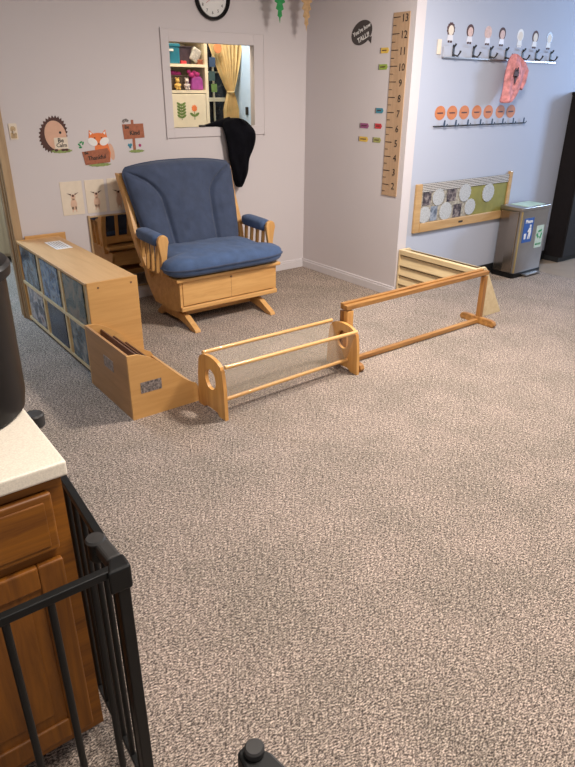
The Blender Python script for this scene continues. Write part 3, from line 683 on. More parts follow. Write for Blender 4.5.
# pink coat on 4th hook
rows = [(1.865, 4.905, 4.935), (1.842, 4.885, 4.990), (1.820, 4.862, 5.036), (1.785, 4.850, 5.085), (1.747, 4.844, 5.118), (1.695, 4.832, 5.112), (1.650, 4.832, 5.075), (1.605, 4.830, 5.053), (1.551, 4.826, 5.020), (1.515, 4.828, 4.965), (1.497, 4.842, 4.925)]
bm = B(); rings = []; n = 32
for z, a, c in rows:
    cxx, hw = (a+c)/2, (c-a)/2; ring = []
    th = 0.035 if z < 1.84 else 0.022
    for k in range(n):
        t_ = 2*PI*k/n; f = 0.012*math.sin(5*t_ + z*22) + 0.007*math.sin(9*t_ - z*35)
        ring.append(bm.verts.new((cxx + hw*math.cos(t_), YH-0.090 + th*math.sin(t_) + f*abs(math.sin(t_)), z)))
    rings.append(ring)
for a_, c_ in zip(rings, rings[1:]):
    for k in range(n): bm.faces.new((a_[k], a_[(k+1) % n], c_[(k+1) % n], c_[k]))
bm.faces.new(rings[0]); bm.faces.new(rings[-1][::-1])
t = thing('coat', 'pink child coat hanging from the fourth hook of the upper rail', 'coat', (4.93, YH-0.075, 1.497))
o = obj('coat_body', bm, M['pinkcloth'], t, smooth=True); o.modifiers.new('s', 'SUBSURF').levels = 1; o.modifiers['s'].render_levels = 1
o = obj('sleeve', tube(B(), [(5.055, YH-0.085, 1.80), (5.10, YH-0.09, 1.74), (5.085, YH-0.095, 1.66), (5.06, YH-0.095, 1.605)], [0.025, 0.03, 0.026, 0.020], 12), M['pinkcloth'], t, smooth=True)
b = B(); prism(b, ell(4.915, 1.715, 0.034, 0.028, 16, 0, 0.1), YH-0.139, YH-0.132, XZ); prism(b, [(4.885, 1.735), (4.90, 1.76), (4.915, 1.74), (4.935, 1.765), (4.945, 1.735)], YH-0.139, YH-0.132, XZ)
prism(b, [(4.895, 1.70), (4.925, 1.70), (4.920, 1.655), (4.905, 1.645)], YH-0.139, YH-0.132, XZ)
obj('dark_print', b, M['brown'], t)

# ------------------------------------------------------------ wood framed board on hooks wall
t = thing('display_board', 'wood framed collage board with lace circles on the wall beside the steel can', 'board', (4.62, YH, 0.515))
obj('frame_left', bx(3.975, 4.045, YH-0.022, YH, 0.515, 0.905), M['boardwood'], t, bevel=0.004)
obj('frame_bottom', bx(4.045, 5.21, YH-0.026, YH, 0.515, 0.590), M['boardwood'], t, bevel=0.004)
obj('frame_right', bx(5.21, 5.255, YH-0.024, YH, 0.515, 0.93), M['boardwood'], t, bevel=0.004)
obj('felt_panel', bx(4.045, 5.21, YH-0.012, YH, 0.59, 0.90), M['fabricolive'], t)
obj('lace_panel', bx(4.045, 4.66, YH-0.0135, YH-0.012, 0.592, 0.84), M['lace2'], t)
obj('dotted_border', bx(4.045, 5.21, YH-0.018, YH-0.012, 0.838, 0.905), M['dots'], t)
darkp = [picture_mat('photo_dark_%d' % i, [(0.02, 0.02, 0.03), (0.10, 0.08, 0.09), (0.30, 0.26, 0.25)], 30, i*3.1) for i in range(2)]
bluep = picture_mat('photo_blue', [(0.08, 0.10, 0.14), (0.22, 0.26, 0.33), (0.42, 0.45, 0.5)], 25, 9.0)
for j, (x, z, w_, h_) in enumerate(((4.115, 0.785, 0.10, 0.11), (4.425, 0.790, 0.12, 0.11), (4.215, 0.655, 0.085, 0.12), (4.52, 0.650, 0.11, 0.11))):
    obj('photo', bx(x-w_/2, x+w_/2, YH-0.015, YH-0.012, z-h_/2, z+h_/2), darkp[j % 2] if j != 2 else bluep, t)
for x, z, r in ((4.255, 0.785, 0.072), (4.60, 0.792, 0.078), (4.93, 0.765, 0.082), (4.10, 0.655, 0.070), (4.365, 0.660, 0.078), (4.69, 0.665, 0.072)):
    obj('lace_circle', on_hook(ell(x, z, r, r*0.95, 32, 0, 0.03), 0.012, 0.0185), M['lace'], t)
obj('frame_mark', bx(4.545, 4.60, YH-0.028, YH-0.026, 0.545, 0.560), M['ink'], t)

# ------------------------------------------------------------ steel can
t = thing('trash_can', 'rectangular stainless steel step can with blue and green stickers', 'trash can', (5.34, 3.38, 0))
TX0, TX1, TY0, TY1 = 5.132, 5.560, 3.262, 3.500
obj('can_body', prism(B(), rrect(TX0, TX1, TY0, TY1, 0.02, 5), 0.045, 0.61, XY), M['steel'], t, smooth=True)
obj('side_panel', prism(B(), [(TX0-0.012, TY0+0.03), (TX0, TY0+0.03), (TX0, TY1-0.02), (TX0-0.012, TY1-0.02), (TX0-0.022, (TY0+TY1)/2)], 0.05, 0.605, XY), M['steel2'], t, bevel=0.004)
obj('corner_strip', bx(TX0-0.002, TX0+0.008, TY0-0.002, TY0+0.01, 0.05, 0.608), mat('brass_edge', (0.6, 0.45, 0.2), 0.3, 0.8), t)
obj('base', prism(B(), rrect(TX0-0.015, TX1+0.005, TY0-0.005, TY1, 0.02, 5), 0.0, 0.045, XY), M['blackplastic'], t, smooth=True)
ld = obj('lid', prism(B(), rrect(TX0-0.014, TX1+0.006, TY0-0.008, TY1, 0.018, 5), 0.612, 0.642, XY), M['steel'], t, smooth=True, bevel=0.004)
obj('lid_reflection', bx(TX0+0.10, TX1-0.04, TY0+0.03, TY1-0.03, 0.642, 0.645), mat('pale_green_reflection', (0.45, 0.62, 0.50), 0.3, var=0.2, scale=15), ld)  # thin sheet coloured as the pale green reflection on the lid
b = bx(TX0+0.13, TX1-0.06, TY0-0.055, TY0+0.0, 0.012, 0.026)
obj('pedal', b, M['steel'], t, bevel=0.005)
st = obj('blue_sticker', bx(5.178, 5.328, TY0-0.002, TY0, 0.325, 0.545), M['bluestick'], t, label='blue sticker with white figure')
text('lettering', 'Please', 0.044, (5.252, TY0-0.003, 0.515), R_BACK, M['white'], st, bold=0.0012)
b = prism(B(), ell(5.284, 0.472, 0.013, 0.013, 14), TY0-0.002, TY0-0.0035, XZ)
prism(b, [(x_+0.022, z_-0.018) for x_, z_ in ((5.247, 0.475), (5.275, 0.475), (5.283, 0.43), (5.272, 0.37), (5.262, 0.37), (5.258, 0.42), (5.247, 0.37), (5.237, 0.37), (5.245, 0.43), (5.225, 0.445), (5.222, 0.435))], TY0-0.002, TY0-0.0035, XZ)
obj('figure_print', b, M['white'], st)
obj('bin_print', prism(B(), [(5.205, 0.357), (5.228, 0.357), (5.234, 0.407), (5.199, 0.407)], TY0-0.002, TY0-0.0035, XZ), M['white'], st)
st = obj('recycling_sticker', bx(5.395, 5.510, TY0-0.002, TY0, 0.252, 0.458), mat('pale_green_label', (0.50, 0.60, 0.50), 0.5, var=0.05), t, label='pale label with green recycling arrows')
b = B()
for k in range(3):
    a = PI/2 + k*2*PI/3; cxx, czz, R1 = 5.452, 0.378, 0.036
    p = (cxx+R1*math.cos(a+0.75), czz+R1*math.sin(a+0.75)); q = (cxx+R1*math.cos(a-0.45), czz+R1*math.sin(a-0.45))
    dx, dz = q[0]-p[0], q[1]-p[1]; l = math.hypot(dx, dz); dx /= l; dz /= l; nx, nz = -dz, dx; w_ = 0.0085
    prism(b, [(p[0]+nx*w_, p[1]+nz*w_), (p[0]-nx*w_, p[1]-nz*w_), (q[0]-nx*w_, q[1]-nz*w_), (q[0]-nx*w_*2, q[1]-nz*w_*2), (q[0]+dx*0.016, q[1]+dz*0.016), (q[0]+nx*w_*2, q[1]+nz*w_*2), (q[0]+nx*w_, q[1]+nz*w_)], TY0-0.002, TY0-0.0035-0.0001*k, XZ)
obj('recycling_arrows', b, M['greenink'], st)
text('lettering', 'RECYCLE', 0.022, (5.452, TY0-0.003, 0.285), R_BACK, M['greenink'], st, bold=0.0008)

# black cabinet
t = thing('tall_cabinet', 'tall black cabinet standing against the wall right of the steel can', 'cabinet', (6.35, 3.41, 0))
obj('carcass', box(bx(6.035, 6.70, 3.33, 3.525, 0.05, 1.57), 6.03, 6.705, 3.315, 3.53-0.002, 1.56, 1.585), M['cabblack'], t, bevel=0.003)
obj('plinth', bx(6.035, 6.70, 3.35, 3.525, 0, 0.05), M['black'], t)
for x0, x1 in ((6.04, 6.365), (6.37, 6.695)):
    dd = obj('door', bx(x0, x1, 3.312, 3.33, 0.055, 1.555), mat('dark_grey_door', (0.012, 0.010, 0.010), 0.6, var=0.1, Specular_IOR_Level=0.3), t, bevel=0.002)
    obj('door_handle', tube(B(), [(x1-0.03 if x0 < 6.3 else x0+0.03, 3.30, 0.75), (x1-0.03 if x0 < 6.3 else x0+0.03, 3.30, 0.87)], 0.006), M['steel'], dd)

# ------------------------------------------------------------ slatted book stand
t = thing('slatted_stand', 'pale wooden slatted book stand behind the right end of the floor mirror', 'book stand', (3.98, 3.13, 0))
prof = [(3.838, 0.0), (4.235, 0.0), (4.10, 0.20), (3.985, 0.375), (3.955, 0.402), (3.838, 0.402)]
SY0, SY1 = 2.748, 3.522
obj('end_panel', prism(B(), prof, SY0, SY0+0.018, XZ), M['slat'], t, bevel=0.003)
obj('end_panel', prism(B(), prof, SY1-0.018, SY1, XZ), M['slat'], t, bevel=0.003)
obj('back_panel', prism(B(), [(4.225, 0.005), (4.215, 0.005), (3.965, 0.385), (3.975, 0.385)], SY0+0.018, SY1-0.018, XZ), M['slat'], t)
obj('top_rail', bx(3.835, 3.875, SY0+0.018, SY1-0.018, 0.362, 0.402), M['slat'], t, bevel=0.003)
for z1, z0 in ((0.350, 0.275), (0.258, 0.195), (0.180, 0.118), (0.102, 0.03)):
    obj('slat', prism(B(), [(3.836, z0), (3.848, z0), (3.866, z1), (3.854, z1)], SY0+0.018, SY1-0.018, XZ), M['slat'], t, bevel=0.002)
    obj('ledge', bx(3.840, 3.856, SY0+0.018, SY1-0.018, z0-0.006, z0), M['slat'], t)
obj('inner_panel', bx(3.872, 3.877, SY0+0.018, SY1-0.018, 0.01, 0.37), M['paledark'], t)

# ------------------------------------------------------------ floor mirror
t = thing('floor_mirror', 'long low mirror in a reddish wood frame standing on the carpet', 'mirror', (3.19, 2.70, 0))
FX0, FX1, FY0, FY1 = 2.494, 3.898, 2.672, 2.730
obj('mirror_glass', bx(FX0+0.05, FX1-0.05, 2.690, 2.703, 0.030, 0.372), M['mirror'], t)
obj('top_rail', bx(FX0, FX1, FY0, FY1-0.024, 0.370, 0.399), M['cherryx'], t, bevel=0.003)
obj('back_rail', bx(FX0, FX1-0.02, FY1-0.024, FY1+0.004, 0.370, 0.408), M['cherryx'], t, bevel=0.003)
obj('bottom_rail', bx(FX0+0.055, FX1-0.045, FY0, FY1-0.024, 0.006, 0.034), M['cherryx'], t, bevel=0.003)
obj('post', bx(FX0+0.006, FX0+0.058, FY0, FY1-0.024, 0.0, 0.362), M['pine'], t, bevel=0.003)
obj('post', bx(FX1-0.045, FX1-0.006, FY0, FY1-0.024, 0.0, 0.362), M['cherryz'], t, bevel=0.003)
obj('back_post', bx(FX0, FX0+0.04, FY1-0.024, FY1+0.005, 0.0, 0.36), M['cherryz'], t, bevel=0.003)
for x0 in (FX0+0.014, FX1-0.052):
    obj('foot', prism(B(), [(2.545, 0.0), (2.735, 0.0), (2.735, 0.05), (2.575, 0.052), (2.545, 0.045), (2.533, 0.022)], x0, x0+0.034, YZ), M['cherryx'], t, bevel=0.004)

# ------------------------------------------------------------ dowel book rack
t = thing('book_rack', 'low wooden dowel rack with round holed ends and clear vinyl sling', 'book rack', (1.99, 2.66, 0))
def endp(x0, x1, y0, y1, h):
    b = B(); w_ = y1-y0; cy_ = (y0+y1)/2
    out = [(y0-0.01, 0), (y0-0.003, h*0.55), (y0+0.012, h*0.86)]
    for k in range(9):
        a = PI - PI*k/8; out.append((cy_ + (w_/2-0.018)*math.cos(a), h-0.045 + 0.045*math.sin(a)))
    out += [(y1-0.012, h*0.86), (y1+0.003, h*0.55), (y1+0.01, 0)]
    out += [(y1-0.05, 0), (y1-0.075, 0.018), (y0+0.075, 0.018), (y0+0.05, 0)]
    hole = [(cy_+0.054*math.cos(2*PI*k/28), 0.192+0.058*math.sin(2*PI*k/28)) for k in range(28)]
    # bridge: build outer & inner rings with triangle_fill
    for x, in ((x0,), (x1,)):
        vo = [b.verts.new((x, p, q)) for p, q in out]; vi = [b.verts.new((x, p, q)) for p, q in hole]
        es = [b.edges.new((vo[i], vo[(i+1) % len(vo)])) for i in range(len(vo))] + [b.edges.new((vi[i], vi[(i+1) % len(vi)])) for i in range(len(vi))]
        bmesh.ops.triangle_fill(b, edges=es, use_beauty=True, use_dissolve=False)
        if x == x0: o0, i0 = vo, vi
    for A, D in ((o0, vo), (i0, vi)):
        for k in range(len(A)):
            j = (k+1) % len(A); b.faces.new((A[k], A[j], D[j], D[k]))
    return b
RX0, RX1 = 1.502, 2.484
obj('end_panel', endp(RX0, RX0+0.020, 2.515, 2.775, 0.325), M['pine'], t)
obj('end_panel', endp(RX1-0.020, RX1, 2.535, 2.800, 0.300), M['pine'], t)
dw = []
for (ya, yb_), (za, zb_), nm in (((2.520, 2.545), (0.300, 0.278), 'dowel'), ((2.745, 2.775), (0.310, 0.288), 'dowel'), ((2.60, 2.62), (0.072, 0.072), 'dowel')):
    a, c = (RX0+0.018, ya, za), (RX1-0.018, yb_, zb_); dw.append((a, c))
    obj(nm, tube(B(), [a, c], 0.011, 14), M['pinex'], t, smooth=True)
b = B()
def sheet(p, q):
    (a0, a1), (c0, c1) = p, q
    b.faces.new([b.verts.new(v) for v in ((a0[0]+0.01, a0[1], a0[2]), (a1[0]-0.01, a1[1], a1[2]), (c1[0]-0.01, c1[1], c1[2]-0.011), (c0[0]+0.01, c0[1], c0[2]-0.011))])
sheet(dw[0], dw[2]); sheet(dw[1], dw[2])
obj('vinyl_sling', b, M['vinylsheet'], t)

# ------------------------------------------------------------ angled book bin
t = thing('book_bin', 'light wooden book bin with curved sides and brown dividers', 'book bin', (1.31, 3.1, 0))
BX0, BX1, BY0, BY1 = 1.115, 1.515, 2.80, 3.380
def curve(x0, x1):
    pts = [(x0, 0), (x1, 0), (x1, 0.085), (x1-0.015, 0.112)]
    for k in range(1, 13):
        a = k/12; x = x1-0.015 + (x0+0.10-(x1-0.015))*a
        s = a*a*(3-2*a)
        pts.append((x, 0.112 + (0.345-0.112)*(0.55*a+0.45*s)))
    pts += [(x0+0.06, 0.362), (x0, 0.366)]
    return pts
obj('end_panel', prism(B(), curve(BX0+0.0, BX1), BY0, BY0+0.014, XZ), M['birchx'], t)
obj('end_panel', prism(B(), curve(BX0+0.0, BX1), BY1-0.014, BY1, XZ), M['birchx'], t)
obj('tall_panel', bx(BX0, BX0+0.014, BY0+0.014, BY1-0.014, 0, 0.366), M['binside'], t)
obj('short_panel', bx(BX1-0.014, BX1, BY0+0.014, BY1-0.014, 0, 0.085), M['birch'], t)
obj('bottom_panel', bx(BX0+0.014, BX1-0.014, BY0+0.014, BY1-0.014, 0.01, 0.022), M['birch'], t)
for x, z in ((1.205, 0.325), (1.275, 0.270), (1.345, 0.215)):
    obj('divider', prism(B(), [(x-0.045, 0.022), (x-0.037, 0.022), (x+0.004, z), (x-0.004, z)], BY0+0.014, BY1-0.014, XZ), M['divider'], t)
obj('photo_label', bx(1.172, 1.292, BY0-0.0015, BY0, 0.142, 0.204), M['specklabel'], t, label='dark grey photo label on the near end')
obj('photo_label', bx(BX0-0.0015, BX0, 3.00, 3.13, 0.205, 0.270), mat('brown_print', (0.26, 0.20, 0.17), 0.4, var=0.6, scale=90), t, label='faded label on the tall side')

# ------------------------------------------------------------ low shelf with picture panels
t = thing('low_shelf', 'long low birch shelf with dark picture pockets on its side', 'shelf', (1.31, 4.05, 0))
LX0, LX1, LY0, LY1, LH = 1.160, 1.462, 3.385, 4.735, 0.600
obj('top_board', bx(LX0-0.003, LX1+0.003, LY0+0.018, LY1-0.018, LH-0.02, LH-0.003), M['birch'], t, bevel=0.002)
obj('end_panel', bx(LX0, LX1+0.005, LY0, LY0+0.018, 0, LH), M['birchx'], t, bevel=0.003)
obj('end_panel', bx(LX0, LX1+0.005, LY1-0.018, LY1, 0, LH), M['birchx'], t, bevel=0.003)
obj('backboard', bx(LX0+0.012, LX0+0.02, LY0+0.018, LY1-0.018, 0.02, LH-0.02), M['slat'], t)
obj('shelf_board', bx(LX0+0.02, LX1, LY0+0.018, LY1-0.018, 0.29, 0.306), M['birch'], t)
obj('bottom_board', bx(LX0, LX1, LY0+0.018, LY1-0.018, 0.02, 0.04), M['slat'], t)
obj('middle_strip', bx(LX0-0.002, LX0+0.012, LY0+0.018, LY1-0.018, 0.292, 0.314), M['slat'], t)
cols = [[(0.010, 0.016, 0.028), (0.04, 0.07, 0.11), (0.17, 0.22, 0.27), (0.13, 0.09, 0.06)],
        [(0.015, 0.03, 0.07), (0.04, 0.10, 0.22), (0.20, 0.26, 0.34), (0.03, 0.05, 0.08)],
        [(0.02, 0.035, 0.035), (0.06, 0.09, 0.09), (0.19, 0.15, 0.11), (0.10, 0.08, 0.07)],
        [(0.02, 0.02, 0.035), (0.08, 0.09, 0.13), (0.42, 0.38, 0.38), (0.16, 0.07, 0.07)],
        [(0.006, 0.008, 0.018), (0.015, 0.03, 0.07), (0.06, 0.10, 0.15)],
        [(0.015, 0.02, 0.03), (0.07, 0.10, 0.12), (0.34, 0.33, 0.31)]]
k = 0
span = (LY1-LY0-0.036)/3
desc = ['far', 'middle', 'near']
for zi, (z0, z1) in enumerate(((0.318, 0.572), (0.045, 0.288))):
    for c in range(3):
        ya = LY1-0.018-span*(c+1)+(0.075 if zi == 0 else 0.045); yb_ = LY1-0.018-span*c-(0.03 if zi == 0 else 0.06)
        obj('picture_panel', bx(LX0+0.003, LX0+0.012, ya, yb_, z0, z1), picture_mat('shelf_photo_%d' % k, cols[k], 11, k*2.7, 0.15), t,
            label='dark blue-grey picture in the %s row, %s pocket' % ('upper' if zi == 0 else 'lower', desc[c]))
        k += 1
for y in (LY0+0.018+span, LY0+0.018+2*span):
    obj('pocket_strip', bx(LX0-0.001, LX0+0.012, y-0.012, y+0.012, 0.04, LH-0.02), M['slat'], t)
for (x, z) in ((1.225, 0.565), (1.425, 0.565), (1.225, 0.30), (1.44, 0.10)):
    obj('screw_cap', prism(B(), ell(x, z, 0.006, 0.006, 14), LY0, LY0-0.0015, XZ), M['divider'], t)
b = bx(-0.055, 0.055, -0.09, 0.09, 0, 0.001)
t2 = thing('paper_sheet', 'white printed paper lying on the far end of the low shelf', 'paper', (1.36, 4.43, LH-0.003))
obj('paper', bx(1.305, 1.415, 4.30, 4.56, LH-0.003, LH-0.001), M['white'], t2)
b = B()
for i in range(5): box(b, 1.318+0.018*i, 1.323+0.018*i, 4.33, 4.53, LH-0.001, LH-0.0005)
obj('printed_lines', b, M['specklabel'], t2)
obj('leaning_board', bx(1.225, 1.52, 4.738, 4.752, 0.0, 0.618), M['birchx'], bevel=0.003, label='thin wooden board standing between the low shelf and the wall', cat='board')

# ------------------------------------------------------------ rocking glider chair
t = thing('rocking_chair', 'wide maple glider rocking chair with blue cushions', 'chair', (2.42, 4.15, 0))
GX0, GX1 = 1.995, 2.845   # box body
# base: two rocker feet and cross bars
foot = [(3.742, 0.0), (3.750, 0.020), (3.89, 0.088), (3.98, 0.098), (4.20, 0.098), (4.27, 0.07), (4.34, 0.018), (4.335, 0.0), (4.28, 0.0), (4.22, 0.035), (4.0, 0.040), (3.90, 0.024), (3.81, 0.0)]
for x0 in (2.025, 2.690):
    obj('base_foot', prism(B(), foot, x0, x0+0.045, YZ), M['gliderz'], t, bevel=0.004)
obj('cross_bar', bx(2.07, 2.69, 4.02, 4.06, 0.045, 0.09), M['glider'], t, bevel=0.003)
obj('cross_bar', bx(2.07, 2.69, 4.15, 4.19, 0.045, 0.09), M['glider'], t, bevel=0.003)
# body box
side = [(3.885, 0.345), (4.46, 0.320), (4.43, 0.24), (4.36, 0.16), (4.30, 0.105), (4.02, 0.100), (3.95, 0.112), (3.885, 0.130)]
for x0 in (GX0, GX1-0.022):
    obj('side_panel', prism(B(), side, x0, x0+0.022, YZ), M['glider'], t, bevel=0.003)
dr = obj('front_panel', bx(GX0+0.022, GX1-0.022, 3.880, 3.900, 0.168, 0.346), M['glider'], t, bevel=0.003)
obj('panel_knob', prism(B(), ell(2.425, 0.325, 0.008, 0.006, 12), 3.880, 3.874, XZ), M['divider'], dr)
obj('panel_seam', bx(2.4243, 2.4257, 3.8793, 3.880, 0.172, 0.342), M['divider'], dr)
obj('front_rail', bx(GX0, GX1, 3.868, 3.905, 0.128, 0.162), M['glider'], t, bevel=0.006)
obj('rear_panel', bx(GX0+0.022, GX1-0.022, 4.40, 4.42, 0.20, 0.32), M['glider'], t)
obj('bottom_panel', bx(GX0+0.022, GX1-0.022, 3.905, 4.33, 0.115, 0.130), M['glider'], t)
obj('seat_frame', prism(B(), [(GX0-0.030, 3.862), (GX1+0.030, 3.862), (GX1+0.03, 4.47), (GX0-0.03, 4.47)], 0.347, 0.372, XY), M['glider'], t, bevel=0.006)
# arm posts
for s, xa in ((-1, 1.950), (1, 2.878)):
    pts = [(-0.030, 0.372), (0.030, 0.372), (0.024, 0.50), (0.036, 0.575), (0.046, 0.615), (0.040, 0.645), (0.020, 0.662), (-0.006, 0.664), (-0.030, 0.650), (-0.040, 0.620), (-0.034, 0.570), (-0.022, 0.50)]
    pts = [(xa + px, pz) for px, pz in pts]
    obj('arm_post', prism(B(), pts, 4.000, 4.030, XZ), M['gliderz'], t, bevel=0.007, seg=3)
    obj('arm_rest', bx(xa-0.028, xa+0.028, 4.03, 4.42, 0.585, 0.607), M['glider'], t, bevel=0.005)
    for y in (4.10, 4.18, 4.26, 4.34):
        obj('arm_spindle', obox(B(), (xa, y+0.02, 0.372), (xa, y, 0.586), 0.026, 0.020, up=(0, 1, 0)), M['gliderz'], t, bevel=0.005)
    # arm pad
    bm = B(); rings = []
    for i in range(15):
        a = i/14; y = 4.028 + 0.345*a; e = (1-abs(2*a-1)**7)**0.5
        rr = max(0.25, e)
        rings.append([bm.verts.new((xa + 0.052*rr*math.copysign(abs(math.cos(q))**0.7, math.cos(q)), y, 0.617 + 0.044*rr*math.copysign(abs(math.sin(q))**0.7, math.sin(q)) + 0.012*a)) for q in [2*PI*k/24 for k in range(24)]])
    for a_, c_ in zip(rings, rings[1:]):
        for k in range(24): bm.faces.new((a_[k], a_[(k+1) % 24], c_[(k+1) % 24], c_[k]))
    bm.faces.new(rings[0]); bm.faces.new(rings[-1][::-1])
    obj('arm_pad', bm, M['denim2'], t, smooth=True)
# back frame
def backx(s, z):  # x of back post
    k = (z-0.36)/0.68; return 2.397 + s*(0.425 + 0.058*k + 0.012*math.sin(k*6))
def backy(z): return 4.345 + 0.26*(z-0.36)/0.68
for s in (-1, 1):
    b = B(); N = 14; prev = None
    zs = [0.30 + (1.022-0.30)*i/N for i in range(N+1)]
    rings = []
    for i, z in enumerate(zs):
        w_ = 0.020 if i not in (0, N) else 0.014; dpt = 0.030 + 0.008*math.sin(i/N*PI)
        x, y = backx(s, z), backy(z)
        rings.append([b.verts.new((x+a*w_, y+c*dpt, z)) for a, c in ((-1, -1), (1, -1), (1, 1), (-1, 1))])
    for a_, c_ in zip(rings, rings[1:]):
        for k in range(4): b.faces.new((a_[k], a_[(k+1) % 4], c_[(k+1) % 4], c_[k]))
    b.faces.new(rings[0][::-1]); b.faces.new(rings[-1])
    obj('back_post', b, M['gliderz'], t, bevel=0.006, seg=3)
b = B(); obox(b, (backx(-1, .42), backy(.42)+0.005, .42), (backx(1, .42), backy(.42)+0.005, .42), 0.022, 0.06)
obj('back_rail', b, M['glider'], t, bevel=0.004)
b = B(); obox(b, (backx(-1, .98), backy(.98)+0.005, .98), (backx(1, .98), backy(.98)+0.005, .98), 0.022, 0.09)
obj('back_rail', b, M['glider'], t, bevel=0.004)
for i in range(7):
    f = -0.75 + 1.5*i/6
    x0 = 2.395 + f*0.415; x1 = 2.395 + f*0.50
    obj('back_spindle', obox(B(), (x0, backy(.44)+0.005, .44), (x1, backy(.95)+0.005, .95), 0.028, 0.014, up=(0, 1, 0)), M['gliderz'], t, bevel=0.003)

# seat cushion
def cushion(fn, nu, nv):
    bm = B(); F = {}
    for sgn in (1, -1):
        for j in range(nv+1):
            for i in range(nu+1):
                F[sgn, i, j] = bm.verts.new(fn(-1+2*i/nu, j/nv, sgn))
    for sgn in (1, -1):
        for j in range(nv):
            for i in range(nu):
                q = [F[sgn, i, j], F[sgn, i+1, j], F[sgn, i+1, j+1], F[sgn, i, j+1]]
                bm.faces.new(q if sgn == 1 else q[::-1])
    bmesh.ops.remove_doubles(bm, verts=bm.verts, dist=0.0006)
    return bm
def seatf(u, v, sgn):
    uu = math.copysign(abs(u)**0.9, u)
    # plan: wider at the front, rounded front corners
    hw = 0.405 + 0.097/(1+math.exp((v-0.30)*70)) - 0.045*max(0, (0.12-v)/0.12)**2.2 - 0.02*max(0, (v-0.92)/0.08)**2
    x = 2.405 + hw*uu
    y = 3.800 + 0.56*v + 0.045*abs(u)**5*(1-v)
    e = (max(0, 1-abs(u)**9))**0.5 * (max(0, 1-abs(2*v-1)**9))**0.5
    th = 0.068*e
    crown = 0.020*(1-u*u)*(1-(2*v-1)**2)
    n_ = noise.noise(Vector((u*2.3, v*2.5, 1.0)))*0.012*e + noise.noise(Vector((u*9, v*7, 4.0)))*0.004*e
    z = 0.442 + 0.012*v + (th + crown + n_ if sgn > 0 else -th*0.95)
    return (x, y, z)
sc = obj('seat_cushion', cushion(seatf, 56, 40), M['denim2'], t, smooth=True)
# piping round the seat cushion
pp = []
for k in range(57): pp.append(seatf(-1+2*k/56, 0, 1))
for k in range(1, 41): pp.append(seatf(1, k/40, 1))
for k in range(1, 57): pp.append(seatf(1-2*k/56, 1, 1))
for k in range(1, 40): pp.append(seatf(-1, 1-k/40, 1))
obj('piping', tube(B(), [(x, y, z) for x, y, z in pp], 0.0065, 6, closed=True), M['denim'], sc, smooth=True)

def seam_u(v):
    # distance of the side seams from the middle
    return 0.46 + 0.015*v if v < 0.55 else 0.468 + 0.62*((v-0.55)/0.45)**2.0
def backf(u, v, sgn):
    hw = 0.385 + 0.085*v**0.8
    ztop = 1.098 - 0.035*abs(u)**2.5
    # rounded upper corners
    if v > 0.88: hw -= 0.040*((v-0.88)/0.12)**2.5
    z = 0.47 + (ztop-0.47)*v
    x = 2.390 + hw*u
    yb = backy(0.36 + (z-0.42)*1.0) - 0.045
    e = (max(0, 1-abs(u)**8))**0.5 * (max(0, 1-abs(2*v-1)**10))**0.5
    th = 0.055*e
    d = abs(abs(u)-seam_u(v)); hwid = 0.055
    groove = 0.022*math.exp(-(d*hw/0.016)**2)*e
    side = 0.024*e*(1 if abs(u) > seam_u(v) else 0)*min(1, d*6)
    centre = 0.024*e*(1 if abs(u) <= seam_u(v) else 0)*min(1, d*3)
    n_ = noise.noise(Vector((u*2.7, v*3.1, 7.0)))*0.014*e + noise.noise(Vector((u*8, v*9, 2.0)))*0.005*e
    if sgn > 0: y = yb - th - centre - side + groove + n_
    else: y = yb + th*0.75
    return (x, y, z)
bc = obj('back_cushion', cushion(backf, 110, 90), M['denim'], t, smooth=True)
pp = []
for k in range(111): pp.append(backf(-1+2*k/110, 1, 1))
for k in range(1, 91): pp.append(backf(1, 1-k/90, 1))
for k in range(1, 111): pp.append(backf(1-2*k/110, 0, 1))
for k in range(1, 90): pp.append(backf(-1, k/90, 1))
obj('piping', tube(B(), pp, 0.006, 6, closed=True), M['denim'], bc, smooth=True)

# ------------------------------------------------------------ counter, base cabinet, gate
CTX = 0.302
obj('countertop', bx(-1.2, CTX, 1.146, 1.745, 0.866, 0.902), M['counter'], bevel=0.006, seg=3, label='cream speckled countertop over the oak base cabinet', cat='countertop')
t = thing('base_cabinet', 'orange-brown oak base cabinet under the cream counter', 'cabinet', (-0.2, 1.45, 0))
obj('carcass', box(bx(-1.18, 0.290, 1.182, 1.73, 0.085, 0.8655), -1.18, 0.290, 1.25, 1.73, 0.0, 0.085), M['oakz'], t)
obj('face_frame', box(box(box(bx(0.255, 0.291, 1.170, 1.182, 0.085, 0.8655), -1.18, 0.255, 1.170, 1.182, 0.835, 0.8655), -1.18, 0.255, 1.170, 1.182, 0.660, 0.690), -1.18, 0.255, 1.170, 1.182, 0.085, 0.125), M['oak'], t)
for x0, x1 in ((-0.22, 0.262), (-0.74, -0.26)):
    d_ = obj('drawer', bx(x0, x1, 1.152, 1.170, 0.690, 0.835), M['oak'], t, bevel=0.006, seg=3)
    obj('drawer_panel', bx(x0+0.018, x1-0.018, 1.148, 1.153, 0.706, 0.819), M['oak'], d_, bevel=0.003)
    dd = obj('door', box(box(box(bx(x0, x0+0.055, 1.152, 1.170, 0.120, 0.662), x1-0.055, x1, 1.152, 1.170, 0.120, 0.662), x0+0.055, x1-0.055, 1.152, 1.170, 0.602, 0.662), x0+0.055, x1-0.055, 1.152, 1.170, 0.120, 0.180), M['oakz'], t, bevel=0.004)
    obj('door_panel', box(bx(x0+0.05, x1-0.05, 1.160, 1.168, 0.175, 0.61), x0+0.085, x1-0.085, 1.155, 1.161, 0.215, 0.57), M['oakz'], dd, bevel=0.004)

